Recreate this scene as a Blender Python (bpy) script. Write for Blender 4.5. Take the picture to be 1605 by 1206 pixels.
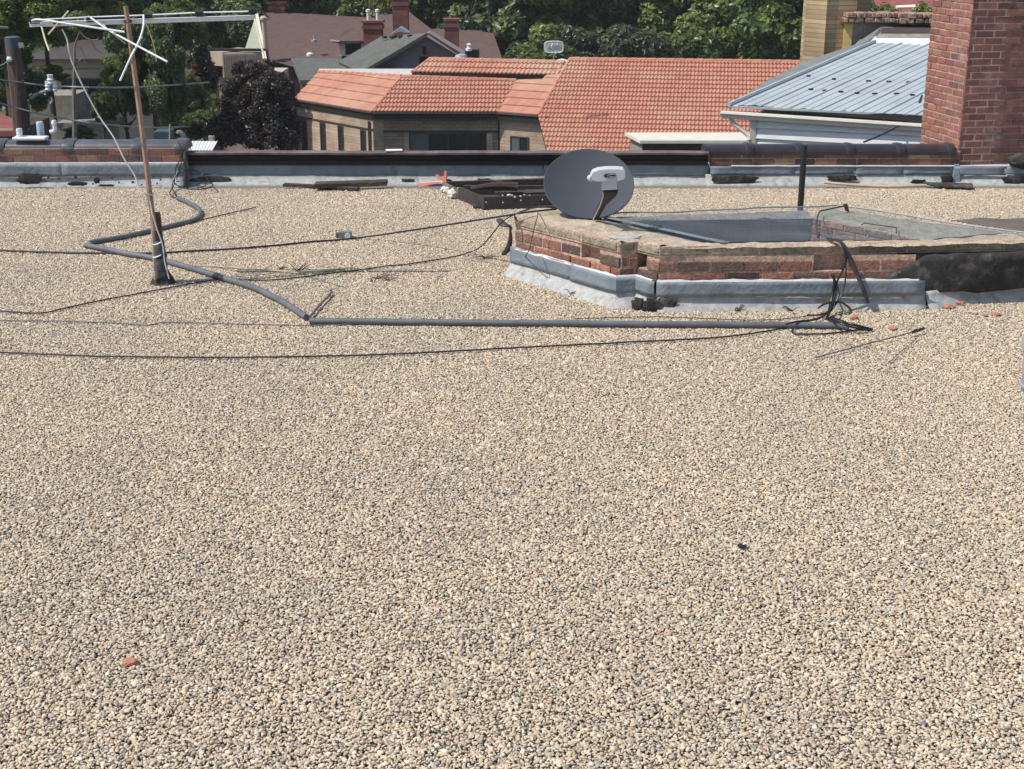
import bpy, bmesh, math, random
import numpy as np
from mathutils import Vector, Matrix, noise
for o in list(bpy.data.objects): bpy.data.objects.remove(o)
S = bpy.context.scene
C = S.collection
random.seed(7); RNG = np.random.default_rng(7)
R = math.radians
# ---------------------------------------------------------------- camera, sky, sun, exposure
F_, CAMH = 2200.0, 2.6
PITCH = math.atan(729 / F_)
SP, CP = math.sin(PITCH), math.cos(PITCH)
cam = bpy.data.objects.new('camera', bpy.data.cameras.new('camera')); C.objects.link(cam)
cam.location = (0, 0, CAMH); cam.rotation_euler = (math.pi / 2 - PITCH, 0, 0)
cam.data.sensor_width = 36; cam.data.lens = 36 * F_ / 1605
cam.data.clip_start = 0.1; cam.data.clip_end = 2000
S.camera = cam
SUN = Vector((-0.67, -0.2, 1.0)).normalized()
w = bpy.data.worlds.new('World'); S.world = w; w.use_nodes = True
nt = w.node_tree
sky = nt.nodes.new('ShaderNodeTexSky'); sky.sky_type = 'NISHITA'; sky.sun_disc = False
sky.sun_elevation = math.asin(SUN.z); sky.sun_rotation = math.atan2(SUN.x, SUN.y) % (2 * math.pi)
bg = nt.nodes['Background']; bg.inputs[1].default_value = 0.13
nt.links.new(sky.outputs[0], bg.inputs[0])
sun = bpy.data.objects.new('sun', bpy.data.lights.new('sun', 'SUN')); C.objects.link(sun)
sun.data.energy = 4.2; sun.data.angle = R(0.5); sun.data.color = (1.0, 0.955, 0.89)
sun.location = (-10, -5, 20); sun.rotation_euler = (-SUN).to_track_quat('-Z', 'Y').to_euler()
S.view_settings.view_transform = 'Standard'; S.view_settings.look = 'None'
S.view_settings.exposure = 0.12; S.view_settings.gamma = 1.0

# ---------------------------------------------------------------- photo pixel -> world point
def ray(u, v):
    a = (u - 802.5) / F_; b = (603 - v) / F_
    return Vector((a, CP + b * SP, -SP + b * CP))
def uz(u, v, z=0.0):
    d = ray(u, v); return d * ((z - CAMH) / d.z) + Vector((0, 0, CAMH))
def uy(u, v, y):
    d = ray(u, v); return d * (y / d.y) + Vector((0, 0, CAMH))
def upl(u, v, p0, n):
    d = ray(u, v); o = Vector((0, 0, CAMH)); return o + d * ((p0 - o).dot(n) / d.dot(n))

# ---------------------------------------------------------------- helpers
def tag(o, label=None, cat=None, group=None, kind=None):
    if label: o['label'] = label
    if cat: o['category'] = cat
    if group: o['group'] = group
    if kind: o['kind'] = kind
    return o
def empty(name, loc, label, cat, group=None):
    o = bpy.data.objects.new(name, None); C.objects.link(o); o.location = loc
    o.empty_display_size = 0.1
    return tag(o, label, cat, group)
class MB:
    def __init__(s): s.v = []; s.f = []; s.c = []; s.uv = None
    def add(s, vs, fs, col=None):
        n = len(s.v); s.v += [tuple(v) for v in vs]; s.f += [tuple(i + n for i in f) for f in fs]
        s.c += [col or (1, 1, 1)] * len(vs); return s
    def box(s, c, size, rz=0.0, col=None, M=None):
        x, y, z = (k / 2 for k in size); ca, sa = math.cos(rz), math.sin(rz)
        vs = []
        for k in (-z, z):
            for i, j in ((-x, -y), (x, -y), (x, y), (-x, y)):
                p = Vector((i * ca - j * sa, i * sa + j * ca, k)) if M is None else M @ Vector((i, j, k))
                vs.append((c[0] + p[0], c[1] + p[1], c[2] + p[2]))
        return s.add(vs, [(3, 2, 1, 0), (4, 5, 6, 7), (0, 1, 5, 4), (1, 2, 6, 5), (2, 3, 7, 6), (3, 0, 4, 7)], col)
    def prism(s, pts, off, col=None):
        n = len(pts); pts = [Vector(p) for p in pts]; off = Vector(off)
        vs = pts + [p + off for p in pts]
        nrm = sum(((pts[i] - pts[0]).cross(pts[(i + 1) % n] - pts[0]) for i in range(1, n - 1)), Vector())
        fs = [tuple(range(n)), tuple(range(2 * n - 1, n - 1, -1))] + [((i + 1) % n, i, i + n, (i + 1) % n + n) for i in range(n)]
        if nrm.dot(off) > 0: fs = [tuple(reversed(f)) for f in fs]
        return s.add(vs, fs, col)
    def tube(s, pts, r, n=8, smooth=0, col=None, ell=1.0, caps=True):
        pts = [Vector(p) for p in pts]
        rr = r if isinstance(r, (list, tuple)) else [r] * len(pts)
        if smooth and len(pts) > 2: pts, rr = catmull(pts, rr, smooth)
        ring = []; up = None
        for i, p in enumerate(pts):
            t = (pts[min(i + 1, len(pts) - 1)] - pts[max(i - 1, 0)]).normalized()
            if up is None: up = Vector((0, 0, 1)) if abs(t.z) < .9 else Vector((1, 0, 0))
            a = t.cross(up).normalized(); b = a.cross(t).normalized(); up = b
            ring.append([p + (a * math.cos(q) + b * math.sin(q) * ell) * rr[i] for q in (2 * math.pi * k / n for k in range(n))])
        vs = [q for g in ring for q in g]; fs = []
        for i in range(len(ring) - 1):
            for k in range(n):
                fs.append((i * n + k, i * n + (k + 1) % n, (i + 1) * n + (k + 1) % n, (i + 1) * n + k))
        if caps:
            fs.append(tuple(range(n - 1, -1, -1))); fs.append(tuple(range((len(ring) - 1) * n, len(ring) * n)))
        return s.add(vs, fs, col)
    def lathe(s, c, prof, n=24, col=None, M=None):
        vs = []; fs = []
        for r, z in prof:
            for k in range(n):
                a = 2 * math.pi * k / n; p = Vector((r * math.cos(a), r * math.sin(a), z))
                if M is not None: p = M @ p
                vs.append(Vector(c) + p)
        for i in range(len(prof) - 1):
            for k in range(n):
                fs.append((i * n + k, i * n + (k + 1) % n, (i + 1) * n + (k + 1) % n, (i + 1) * n + k))
        fs.append(tuple(range(n - 1, -1, -1))); fs.append(tuple(range((len(prof) - 1) * n, len(prof) * n)))
        return s.add(vs, fs, col)
    def build(s, name, mat, parent=None, smooth=False, bevel=0):
        me = bpy.data.meshes.new(name)
        org = parent.matrix_basis.translation.copy() if parent else Vector((0, 0, 0))
        if parent and parent.parent: org += parent.parent.matrix_basis.translation
        if parent is None and s.v:
            a = np.array(s.v); org = Vector(((a[:, 0].min() + a[:, 0].max()) / 2, (a[:, 1].min() + a[:, 1].max()) / 2, a[:, 2].min()))
        me.from_pydata([tuple(Vector(v) - org) for v in s.v], [], s.f)
        at = me.color_attributes.new('Col', 'FLOAT_COLOR', 'POINT')
        cc = np.ones((len(s.v), 4), dtype=np.float32); cc[:, :3] = np.array(s.c, dtype=np.float32).reshape(-1, 3)
        at.data.foreach_set('color', cc.ravel())
        me.materials.append(mat)
        if smooth: me.polygons.foreach_set('use_smooth', [True] * len(me.polygons)); 
        me.update()
        o = bpy.data.objects.new(name, me); C.objects.link(o)
        if parent: o.parent = parent
        else: o.location = org
        if bevel:
            b = o.modifiers.new('b', 'BEVEL'); b.width = bevel; b.segments = 2; b.limit_method = 'ANGLE'
        if smooth and hasattr(me, 'set_sharp_from_angle'): me.set_sharp_from_angle(angle=R(40))
        return o
def catmull(pts, rr, k):
    out, ro = [], []
    for i in range(len(pts) - 1):
        p0 = pts[max(i - 1, 0)]; p1 = pts[i]; p2 = pts[i + 1]; p3 = pts[min(i + 2, len(pts) - 1)]
        for j in range(k):
            t = j / k
            out.append(.5 * ((2 * p1) + (p2 - p0) * t + (2 * p0 - 5 * p1 + 4 * p2 - p3) * t * t + (3 * p1 - p0 - 3 * p2 + p3) * t ** 3))
            ro.append(rr[i] * (1 - t) + rr[i + 1] * t)
    out.append(pts[-1]); ro.append(rr[-1]); return out, ro
def jit(pts, a, seed=0, k=6):
    """small irregular wander of a smoothed cable so it does not look drawn with a ruler"""
    pts, _ = catmull([Vector(p) for p in pts], [1] * len(pts), k)
    out = []
    for i, p in enumerate(pts):
        n = noise.noise_vector(Vector((p.x * 2.3, p.y * 2.3, seed * 7.7)))
        n2 = noise.noise_vector(Vector((p.x * 9, p.y * 9, seed * 3.1)))
        out.append(p + Vector((n.x, n.y, 0)) * a + Vector((n2.x, n2.y, abs(n2.z) * 1.5)) * a * .35)
    return out

# ---------------------------------------------------------------- materials
def mat(name, col, rough=.8, var=.25, scale=6.0, bump=.0, bscale=40.0, metal=0.0, col2=None, c2scale=1.5, c2lo=.5, c2hi=.65,
        attr=False, stretch=(1, 1, 1), transl=0.0, spec=None, bdist=.01):
    m = bpy.data.materials.new(name); m.use_nodes = True
    n, l = m.node_tree.nodes, m.node_tree.links
    b = n['Principled BSDF']; b.inputs['Roughness'].default_value = rough; b.inputs['Metallic'].default_value = metal
    if spec is not None: b.inputs['Specular IOR Level'].default_value = spec
    tc = n.new('ShaderNodeTexCoord'); mp = n.new('ShaderNodeMapping'); mp.inputs['Scale'].default_value = stretch
    l.new(tc.outputs['Object'], mp.inputs[0]); vec = mp.outputs[0]
    if attr:
        a = n.new('ShaderNodeAttribute'); a.attribute_name = 'Col'; base = a.outputs['Color']
    else:
        r = n.new('ShaderNodeRGB'); r.outputs[0].default_value = (*col, 1); base = r.outputs[0]
    def nz(sc, det=5):
        t = n.new('ShaderNodeTexNoise'); t.inputs['Scale'].default_value = sc; t.inputs['Detail'].default_value = det
        t.inputs['Roughness'].default_value = .65
        l.new(vec, t.inputs['Vector']); return t.outputs['Fac']
    if col2 is not None:
        mr = n.new('ShaderNodeMapRange'); mr.inputs[1].default_value = c2lo; mr.inputs[2].default_value = c2hi
        l.new(nz(c2scale, 6), mr.inputs[0])
        mx = n.new('ShaderNodeMix'); mx.data_type = 'RGBA'; l.new(mr.outputs[0], mx.inputs[0]); l.new(base, mx.inputs[6])
        mx.inputs[7].default_value = (*col2, 1); base = mx.outputs[2]
    if var:
        mr = n.new('ShaderNodeMapRange'); mr.inputs[1].default_value = .3; mr.inputs[2].default_value = .7
        mr.inputs[3].default_value = 1 - var; mr.inputs[4].default_value = 1 + var; mr.clamp = False
        l.new(nz(scale), mr.inputs[0])
        vm = n.new('ShaderNodeVectorMath'); vm.operation = 'SCALE'; l.new(base, vm.inputs[0]); l.new(mr.outputs[0], vm.inputs['Scale'])
        base = vm.outputs[0]
    l.new(base, b.inputs['Base Color'])
    if bump:
        bp = n.new('ShaderNodeBump'); bp.inputs['Strength'].default_value = bump; bp.inputs['Distance'].default_value = bdist
        l.new(nz(bscale, 4), bp.inputs['Height']); l.new(bp.outputs[0], b.inputs['Normal'])
    if transl:
        t = n.new('ShaderNodeBsdfTranslucent'); ms = n.new('ShaderNodeMixShader'); ms.inputs[0].default_value = transl
        l.new(base, t.inputs[0]); l.new(b.outputs[0], ms.inputs[1]); l.new(t.outputs[0], ms.inputs[2])
        l.new(ms.outputs[0], n['Material Output'].inputs[0])
    return m
M = dict(
    brick=mat('brick', None, .9, .22, 14, .5, 90, attr=True, col2=(.42, .34, .29), c2scale=9, c2lo=.62, c2hi=.9),
    brickcurb=mat('brick_curb', None, .9, .42, 26, 1, 60, bdist=.02, attr=True, col2=(.40, .31, .25), c2scale=16, c2lo=.62, c2hi=.85),
    brickchim=mat('brick_chimney', None, .92, .25, 12, .7, 70, attr=True, col2=(.40, .31, .27), c2scale=4, c2lo=.56, c2hi=.85),
    galv=mat('galvanised', (.215, .25, .28), .6, .2, 14, .5, 18, metal=.1, col2=(.12, .14, .16), c2scale=7, c2lo=.48, c2hi=.72, bdist=.02),
    membrane=mat('membrane', (.42, .42, .40), .95, .22, 18, .5, 160, col2=(.20, .195, .18), c2scale=10, c2lo=.52, c2hi=.75),
    tar=mat('tar', (.032, .029, .027), .85, .5, 12, .8, 30, col2=(.11, .10, .09), c2scale=9, c2lo=.5, c2hi=.7),
    bead=mat('sealant', (.62, .60, .57), .7, .12, 30, .3, 60),
    glaze=mat('glazed_tile', (.085, .082, .09), .36, .3, 6, .12, 30, col2=(.15, .15, .155), c2scale=4, c2lo=.5, c2hi=.8),
    glaze2=mat('glazed_tile_dark', (.032, .027, .030), .3, .25, 6, .12, 30, col2=(.055, .048, .052), c2scale=4, c2lo=.5, c2hi=.8),
    darkwood=mat('dark_fascia', (.016, .011, .012), .75, .5, 6, .6, 20, stretch=(.3, 1, 6), col2=(.035, .022, .02), c2scale=5, c2lo=.5, c2hi=.7),
    caprust=mat('brown_cap', (.16, .125, .12), .65, .3, 4, .3, 30, col2=(.10, .07, .065), c2scale=3, c2lo=.45, c2hi=.65),
    black=mat('black_rubber', (.014, .014, .015), .45, .3, 20),
    blackmetal=mat('black_pipe', (.009, .009, .011), .5, .3, 6, .1, 20),
    conduit=mat('grey_conduit', (.12, .125, .135), .5, .2, 8, .1, 60),
    rust=mat('rusty_iron', (.36, .23, .17), .75, .25, 12, .3, 60, col2=(.24, .12, .085), c2scale=9, c2lo=.5, c2hi=.7),
    rustbeige=mat('painted_angle', (.38, .33, .24), .7, .25, 20, .2, 60, col2=(.2, .13, .09), c2scale=14, c2lo=.5, c2hi=.7),
    darkrust=mat('dark_rust', (.075, .032, .028), .7, .4, 16, .3, 60),
    alu=mat('aluminium', (.74, .75, .78), .4, .08, 12),
    aluyel=mat('weathered_alu', (.60, .54, .36), .5, .15, 12, metal=.1),
    whitewire=mat('white_wire', (.62, .62, .60), .5, .1),
    beigewire=mat('beige_wire', (.42, .38, .27), .6, .2),
    dish=mat('dish_grey', (.050, .057, .070), .8, .06, 5, .05, 40),
    lnb=mat('light_plastic', (.50, .52, .55), .4, .05),
    arm=mat('dish_arm', (.022, .025, .033), .6, .2),
    boxmetal=mat('brown_black_metal', (.045, .036, .036), .55, .3, 7, .2, 30),
    charwood=mat('old_timber', (.055, .038, .03), .85, .5, 8, .6, 30, stretch=(1, 4, 4), col2=(.14, .11, .09), c2scale=4, c2lo=.55, c2hi=.7),
    foam=mat('foam', (.55, .52, .45), .9, .15, 20, .5, 40),
    orange=mat('orange_plastic', (.62, .19, .10), .45, .1),
    white=mat('white_paint', (.75, .75, .73), .6, .07, 4),
    whitep=mat('white_plastic', (.70, .72, .74), .45, .06),
    navy=mat('navy_print', (.02, .025, .10), .5, 0),
    brickbit=mat('brick_fragment', (.44, .20, .125), .9, .3, 30, .5, 90),
    palebit=mat('pale_fragment', (.55, .42, .32), .9, .2, 30, .4, 90),
    twig=mat('dry_twig', (.12, .10, .08), .9, .3),
    bare=mat('dark_brown', (.13, .105, .085), .9, .18, 5, .4, 60),
    pail=mat('grey_pail', (.32, .34, .36), .45, .06),
    netting=mat('wire_screen', (.20, .22, .23), .5, .1),
    stoneshaft=mat('shaft_paint', (.105, .12, .14), .6, .4, 3, .2, 20, stretch=(1, 1, .4)),
    mortarcap=mat('mortar_wash', None, .95, .34, 14, 1, 40, bdist=.02, attr=True, col2=(.27, .235, .18), c2scale=8, c2lo=.52, c2hi=.78),
)

# ---------------------------------------------------------------- brick work as real bricks
def brick_face(mb, p0, p1, z0, z1, nrm, bl=.203, bh=.057, j=.010, pal=None, mortar=(.46, .38, .32), depth=.09, proud=.004,
               missing=0.0, seed=1, skip=None, off=0.0, core=True, rough=.003, ch=.004):
    rnd = random.Random(seed)
    p0 = Vector((*p0[:2], 0)); p1 = Vector((*p1[:2], 0)); d = p1 - p0; L = d.length; d.normalize(); n = Vector((*nrm[:2], 0)).normalized()
    holes = {}
    row = 0; z = z0 + j * .5
    while z + bh * .6 < z1:
        h = min(bh, z1 - z - j * .3)
        x = -(bl + j) * ((row % 2) * .5 + off + rnd.uniform(-.04, .04)) % (bl + j) - (bl + j)
        while x < L:
            a = max(x, 0); b = min(x + bl + rnd.uniform(-.004, .004), L)
            if b - a > .02 and not (rnd.random() < missing) and not (skip and skip(row, (a + b) / 2)):
                c = pal[rnd.randrange(len(pal))]; k = rnd.uniform(.82, 1.15); c = tuple(q * k for q in c)
                pr = proud + rnd.uniform(-rough, rough) * .8
                dz = rnd.uniform(-.002, .002); zz0 = z + dz; zz1 = z + h + dz
                q = lambda s_, t_, o_: (p0.x + d.x * s_ + n.x * o_, p0.y + d.y * s_ + n.y * o_, t_)
                vs = [q(a, zz0, -.03), q(b, zz0, -.03), q(b, zz1, -.03), q(a, zz1, -.03),
                      q(a, zz0, pr - ch * .6), q(b, zz0, pr - ch * .6), q(b, zz1, pr - ch * .6), q(a, zz1, pr - ch * .6),
                      q(a + ch, zz0 + ch, pr), q(b - ch, zz0 + ch, pr), q(b - ch, zz1 - ch, pr), q(a + ch, zz1 - ch, pr)]
                fs = [(8, 9, 10, 11)]
                for i in range(4):
                    fs.append((i, (i + 1) % 4, (i + 1) % 4 + 4, i + 4)); fs.append((i + 4, (i + 1) % 4 + 4, (i + 1) % 4 + 8, i + 8))
                if n.cross(d).z > 0: fs = [tuple(reversed(f)) for f in fs]
                mb.add(vs, fs, c)
            elif b - a > .02: holes.setdefault(row, []).append((a, b))
            x += bl + j
        z += bh + j; row += 1
    if core:
        def cp(sa, sb, za, zb, da, db):
            a_, b_ = p0 + d * sa - n * da, p0 + d * sb - n * da; c_, e_ = p0 + d * sb - n * db, p0 + d * sa - n * db
            mb.prism([(a_.x, a_.y, za), (b_.x, b_.y, za), (c_.x, c_.y, za), (e_.x, e_.y, za)], (0, 0, zb - za), mortar)
        if not holes: cp(0, L, z0, z1, .006, depth)
        else:
            cp(0, L, z0, z1, .085, max(depth, .10))
            for r_ in range(row):
                za = z0 + r_ * (bh + j) if r_ else z0; zb = min(z0 + (r_ + 1) * (bh + j), z1) if r_ < row - 1 else z1; s_ = 0
                for a, b in sorted(holes.get(r_, [])):
                    if a > s_: cp(s_, a, za, zb, .006, .0845)
                    s_ = b
                if s_ < L: cp(s_, L, za, zb, .006, .0845)
RED = [(.30, .13, .095), (.25, .105, .08), (.34, .155, .11), (.22, .10, .085), (.28, .12, .09), (.19, .085, .07)]
CURB = [(.38, .18, .12), (.30, .14, .10), (.22, .12, .09), (.41, .21, .14), (.15, .10, .08), (.26, .155, .12), (.34, .155, .105), (.29, .16, .12)]
DARKB = [(.20, .10, .08), (.16, .09, .075), (.25, .15, .10), (.13, .085, .07), (.28, .13, .09)]

def flashing(name, pts, z0, z1, parent, m, out=.012, seed=0, step=.08, wav=.004, thick=.002, ragged=0.0):
    """sheet that follows a plan line, slightly buckled"""
    mb = MB(); P = []
    for a, b in zip(pts[:-1], pts[1:]):
        a = Vector((*a[:2], 0)); b = Vector((*b[:2], 0)); n = max(1, int((b - a).length / step))
        P += [a.lerp(b, i / n) for i in range(n)]
    P.append(Vector((*pts[-1][:2], 0)))
    rows = 4; vs = []
    for i, p in enumerate(P):
        t = (P[min(i + 1, len(P) - 1)] - P[max(i - 1, 0)]).normalized(); n = Vector((t.y, -t.x, 0))
        for k in range(rows + 1):
            z = z0 + (z1 - z0) * k / rows
            if k == 0: z += noise.noise(Vector((p.x * 5, p.y * 5, seed))) * ragged
            o = out + wav * noise.noise(Vector((p.x * 3, p.y * 3, seed + k * .6))) + (wav * .8 if k == 0 else 0)
            vs.append(p + n * o + Vector((0, 0, z)))
    r = rows + 1; fs = []
    for i in range(len(P) - 1):
        for k in range(rows): fs.append((i * r + k, (i + 1) * r + k, (i + 1) * r + k + 1, i * r + k + 1))
    mb.add(vs, fs)
    o = mb.build(name, m, parent, smooth=True)
    s_ = o.modifiers.new('s', 'SOLIDIFY'); s_.thickness = thick + .001; s_.offset = -1
    return o
def cant(name, pts, z1, flare, parent, m, seed=0, zb=-.01):
    """curved roofing felt skirt from the gravel up the wall"""
    mb = MB(); P = []
    for a, b in zip(pts[:-1], pts[1:]):
        a = Vector((*a[:2], 0)); b = Vector((*b[:2], 0)); n = max(1, int((b - a).length / .07))
        P += [a.lerp(b, i / n) for i in range(n)]
    P.append(Vector((*pts[-1][:2], 0))); rows = 5; vs = []
    for i, p in enumerate(P):
        t = (P[min(i + 1, len(P) - 1)] - P[max(i - 1, 0)]).normalized(); n = Vector((t.y, -t.x, 0))
        for k in range(rows + 1):
            q = k / rows; o = flare * (1 - q) ** 1.8 + .003 + .006 * noise.noise(Vector((p.x * 4, p.y * 4, seed + q)))
            vs.append(p + n * o + Vector((0, 0, zb + (z1 - zb) * q)))
    r = rows + 1
    fs = [(i * r + k, (i + 1) * r + k, (i + 1) * r + k + 1, i * r + k + 1) for i in range(len(P) - 1) for k in range(rows)]
    mb.add(vs, fs); o = mb.build(name, m, parent, smooth=True)
    s_ = o.modifiers.new('s', 'SOLIDIFY'); s_.thickness = .004; s_.offset = -1
    return o
def blob_patch(name, c, ax, ay, parent, m, h=.012, seed=0, n=26, wall=None):
    """irregular thick smear; wall=(dir, normal) makes it stand on a vertical face"""
    mb = MB(); c = Vector(c)
    X, Y, N = (Vector((1, 0, 0)), Vector((0, 1, 0)), Vector((0, 0, 1))) if wall is None else (Vector(wall[0]), Vector((0, 0, 1)), Vector(wall[1]))
    vs = []; rings = [(1, -.002), (.97, h * .5), (.8, h), (.4, h * 1.15)]
    for f, o in rings:
        for k in range(n):
            a = 2 * math.pi * k / n; q = (abs(math.cos(a)) ** .6, abs(math.sin(a)) ** .6)
            rr = 1 + .35 * noise.noise(Vector((math.cos(a) * 2, math.sin(a) * 2, seed * 5.3))) + .15 * noise.noise(Vector((math.cos(a) * 6, math.sin(a) * 6, seed)))
            vs.append(c + X * (ax * f * rr * math.copysign(q[0], math.cos(a))) + Y * (ay * f * rr * math.copysign(q[1], math.sin(a))) + N * (o + h * .3 * noise.noise(Vector((k, f * 5, seed)))))
    fs = [(i * n + k, i * n + (k + 1) % n, (i + 1) * n + (k + 1) % n, (i + 1) * n + k) for i in range(3) for k in range(n)] + [tuple(range(3 * n, 4 * n))]
    if X.cross(Y).dot(N) < 0: fs = [tuple(reversed(f)) for f in fs]
    mb.add(vs, fs); return mb.build(name, m, parent, smooth=True)

# ---------------------------------------------------------------- ground, own roof
def terrain():
    mb = MB(); nx, ny = 60, 70; vs = []
    for j in range(ny):
        y = -60 + (j / (ny - 1)) ** 1.6 * 900
        for i in range(nx):
            x = -450 + 900 * i / (nx - 1)
            z = -11 + max(0, min(y, 260) - 84) * .21 + (1.2 * noise.noise(Vector((x * .02, y * .02, 0))) if y > 60 else 0)
            vs.append((x, y, z))
    mb.add(vs, [(j * nx + i, j * nx + i + 1, (j + 1) * nx + i + 1, (j + 1) * nx + i) for j in range(ny - 1) for i in range(nx - 1)])
    o = mb.build('ground', mat('ground', (.055, .07, .03), .95, .4, .15, .5, 2, col2=(.10, .09, .07), c2scale=.05, c2lo=.5, c2hi=.6), smooth=True)
    o['kind'] = 'structure'
terrain()
mb = MB(); mb.box((0, 6.4, -.06), (24, 16.0, .10)); 
deck = mb.build('flat_roof', mat('roof_bed', (.20, .175, .135), .95, .5, 60, .9, 70, col2=(.20, .17, .13), c2scale=90, c2lo=.45, c2hi=.6)); deck['kind'] = 'structure'
def own_building():
    mb = MB(); mb.box((0, 6.4, -5.62), (23.9, 15.9, 11.0)); o = mb.build('building_below', mat('old_brick_wall', (.22, .12, .09), .9, .3, 4, .4, 20)); o['kind'] = 'structure'
own_building()

# ---------------------------------------------------------------- gravel: real pebbles in 6 patches, spread by a node group
def np_mesh(name, V, Fc, col=None, m=None, smooth=True):
    me = bpy.data.meshes.new(name); nv, nf, k = len(V), len(Fc), Fc.shape[1]
    me.vertices.add(nv); me.vertices.foreach_set('co', V.astype(np.float32).ravel())
    me.loops.add(nf * k); me.loops.foreach_set('vertex_index', Fc.astype(np.int32).ravel())
    me.polygons.add(nf); me.polygons.foreach_set('loop_start', np.arange(0, nf * k, k, dtype=np.int32))
    try: me.polygons.foreach_set('loop_total', np.full(nf, k, dtype=np.int32))
    except Exception: pass
    me.polygons.foreach_set('use_smooth', np.full(nf, smooth))
    me.update(calc_edges=True)
    if col is not None:
        at = me.color_attributes.new('Col', 'FLOAT_COLOR', 'POINT')
        cc = np.ones((nv, 4), dtype=np.float32); cc[:, :3] = col; at.data.foreach_set('color', cc.ravel())
    if m: me.materials.append(m)
    return me
def gravel_mat():
    m = bpy.data.materials.new('pebbles'); m.use_nodes = True; n, l = m.node_tree.nodes, m.node_tree.links
    b = n['Principled BSDF']; b.inputs['Roughness'].default_value = .75
    a = n.new('ShaderNodeAttribute'); a.attribute_name = 'Col'
    g = n.new('ShaderNodeNewGeometry')
    t = n.new('ShaderNodeTexNoise'); t.inputs['Scale'].default_value = .9; t.inputs['Detail'].default_value = 6; l.new(g.outputs['Position'], t.inputs['Vector'])
    cr = n.new('ShaderNodeValToRGB'); cr.color_ramp.elements[0].position = .35; cr.color_ramp.elements[0].color = (.93, .93, .93, 1)
    cr.color_ramp.elements[1].position = .66; cr.color_ramp.elements[1].color = (1.06, 1.03, 1.0, 1); l.new(t.outputs['Fac'], cr.inputs[0])
    mx = n.new('ShaderNodeMix'); mx.data_type = 'RGBA'; mx.blend_type = 'MULTIPLY'; mx.inputs[0].default_value = 1
    l.new(a.outputs['Color'], mx.inputs[6]); l.new(cr.outputs[0], mx.inputs[7])
    t2 = n.new('ShaderNodeTexNoise'); t2.inputs['Scale'].default_value = 160; t2.inputs['Detail'].default_value = 3; l.new(g.outputs['Position'], t2.inputs['Vector'])
    mr = n.new('ShaderNodeMapRange'); mr.inputs[1].default_value = .3; mr.inputs[2].default_value = .7; mr.inputs[3].default_value = .8; mr.inputs[4].default_value = 1.2; l.new(t2.outputs['Fac'], mr.inputs[0])
    vm = n.new('ShaderNodeVectorMath'); vm.operation = 'SCALE'; l.new(mx.outputs[2], vm.inputs[0]); l.new(mr.outputs[0], vm.inputs['Scale'])
    l.new(vm.outputs[0], b.inputs['Base Color']); return m
GM = gravel_mat()
PAL = np.array([(.60, .49, .37), (.64, .54, .42), (.54, .44, .33), (.68, .60, .48), (.46, .385, .31), (.34, .295, .25), (.20, .185, .17), (.58, .42, .30),
                (.66, .50, .33), (.47, .29, .21), (.70, .65, .56), (.40, .375, .35), (.56, .48, .39), (.61, .50, .37)]) * np.array([.93, .925, .870])
PW = np.array([13, 15, 12, 9, 9, 6, 2.6, 5, 4, 1.3, 5, 4.5, 11, 12]); PW = PW / PW.sum()
def pebble_patch(seed, T=.5, s=.0106):
    r = np.random.default_rng(seed)
    bm = bmesh.new(); bmesh.ops.create_icosphere(bm, subdivisions=2, radius=1)
    bv = np.array([v.co[:] for v in bm.verts]); bf = np.array([[v.index for v in f.verts] for f in bm.faces]); bm.free()
    k = int(T / s); s = T / k; gx, gy = np.meshgrid(np.arange(k), np.arange(k)); gx = gx + (gy % 2) * .5
    P = np.stack([(gx.ravel() + .5 + r.uniform(-.6, .6, k * k)) * s - T / 2, (gy.ravel() + .5 + r.uniform(-.6, .6, k * k)) * s - T / 2, r.uniform(-.003, .003, k * k)], 1)
    m = len(P)
    sc = np.stack([r.uniform(.85, 1.65, m), r.uniform(.65, 1.05, m), r.uniform(.38, .72, m)], 1) * (s * .55 * r.lognormal(0, .26, m))[:, None]
    az = r.uniform(0, 2 * np.pi, m); ti = r.normal(0, .35, m); tj = r.normal(0, .35, m)
    V = bv[None] * sc[:, None]
    lump = 1 + .16 * np.sin(bv[None, :, 0] * r.uniform(1, 4, m)[:, None] + r.uniform(0, 6, m)[:, None]) * np.cos(bv[None, :, 1] * r.uniform(1, 4, m)[:, None] + r.uniform(0, 6, m)[:, None])
    V = V * lump[..., None]
    def rot(V, a, i, j):
        c, s_ = np.cos(a)[:, None], np.sin(a)[:, None]; x, y = V[..., i].copy(), V[..., j].copy()
        V[..., i] = x * c - y * s_; V[..., j] = x * s_ + y * c; return V
    V = rot(V, ti, 1, 2); V = rot(V, tj, 0, 2); V = rot(V, az, 0, 1)
    V = V + P[:, None]
    col = PAL[r.choice(len(PAL), m, p=PW)] * r.uniform(.8, 1.15, m)[:, None]
    col = np.repeat(col, len(bv), 0)
    Fc = (bf[None] + (np.arange(m) * len(bv))[:, None, None]).reshape(-1, 3)
    me = np_mesh('pebble_patch', V.reshape(-1, 3), Fc, col, GM)
    return bpy.data.objects.new('pebble_patch', me)
WELL = [(.15, 10.75), (.85, 9.75), (1.08, 9.60), (3.85, 9.72), (2.45, 10.82), (.69, 10.5), (.35, 10.85)]
def inside(x, y, poly):
    c = False
    for i in range(len(poly)):
        (x1, y1), (x2, y2) = poly[i], poly[i - 1]
        if (y1 > y) != (y2 > y) and x < (x2 - x1) * (y - y1) / (y2 - y1) + x1: c = not c
    return c
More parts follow.
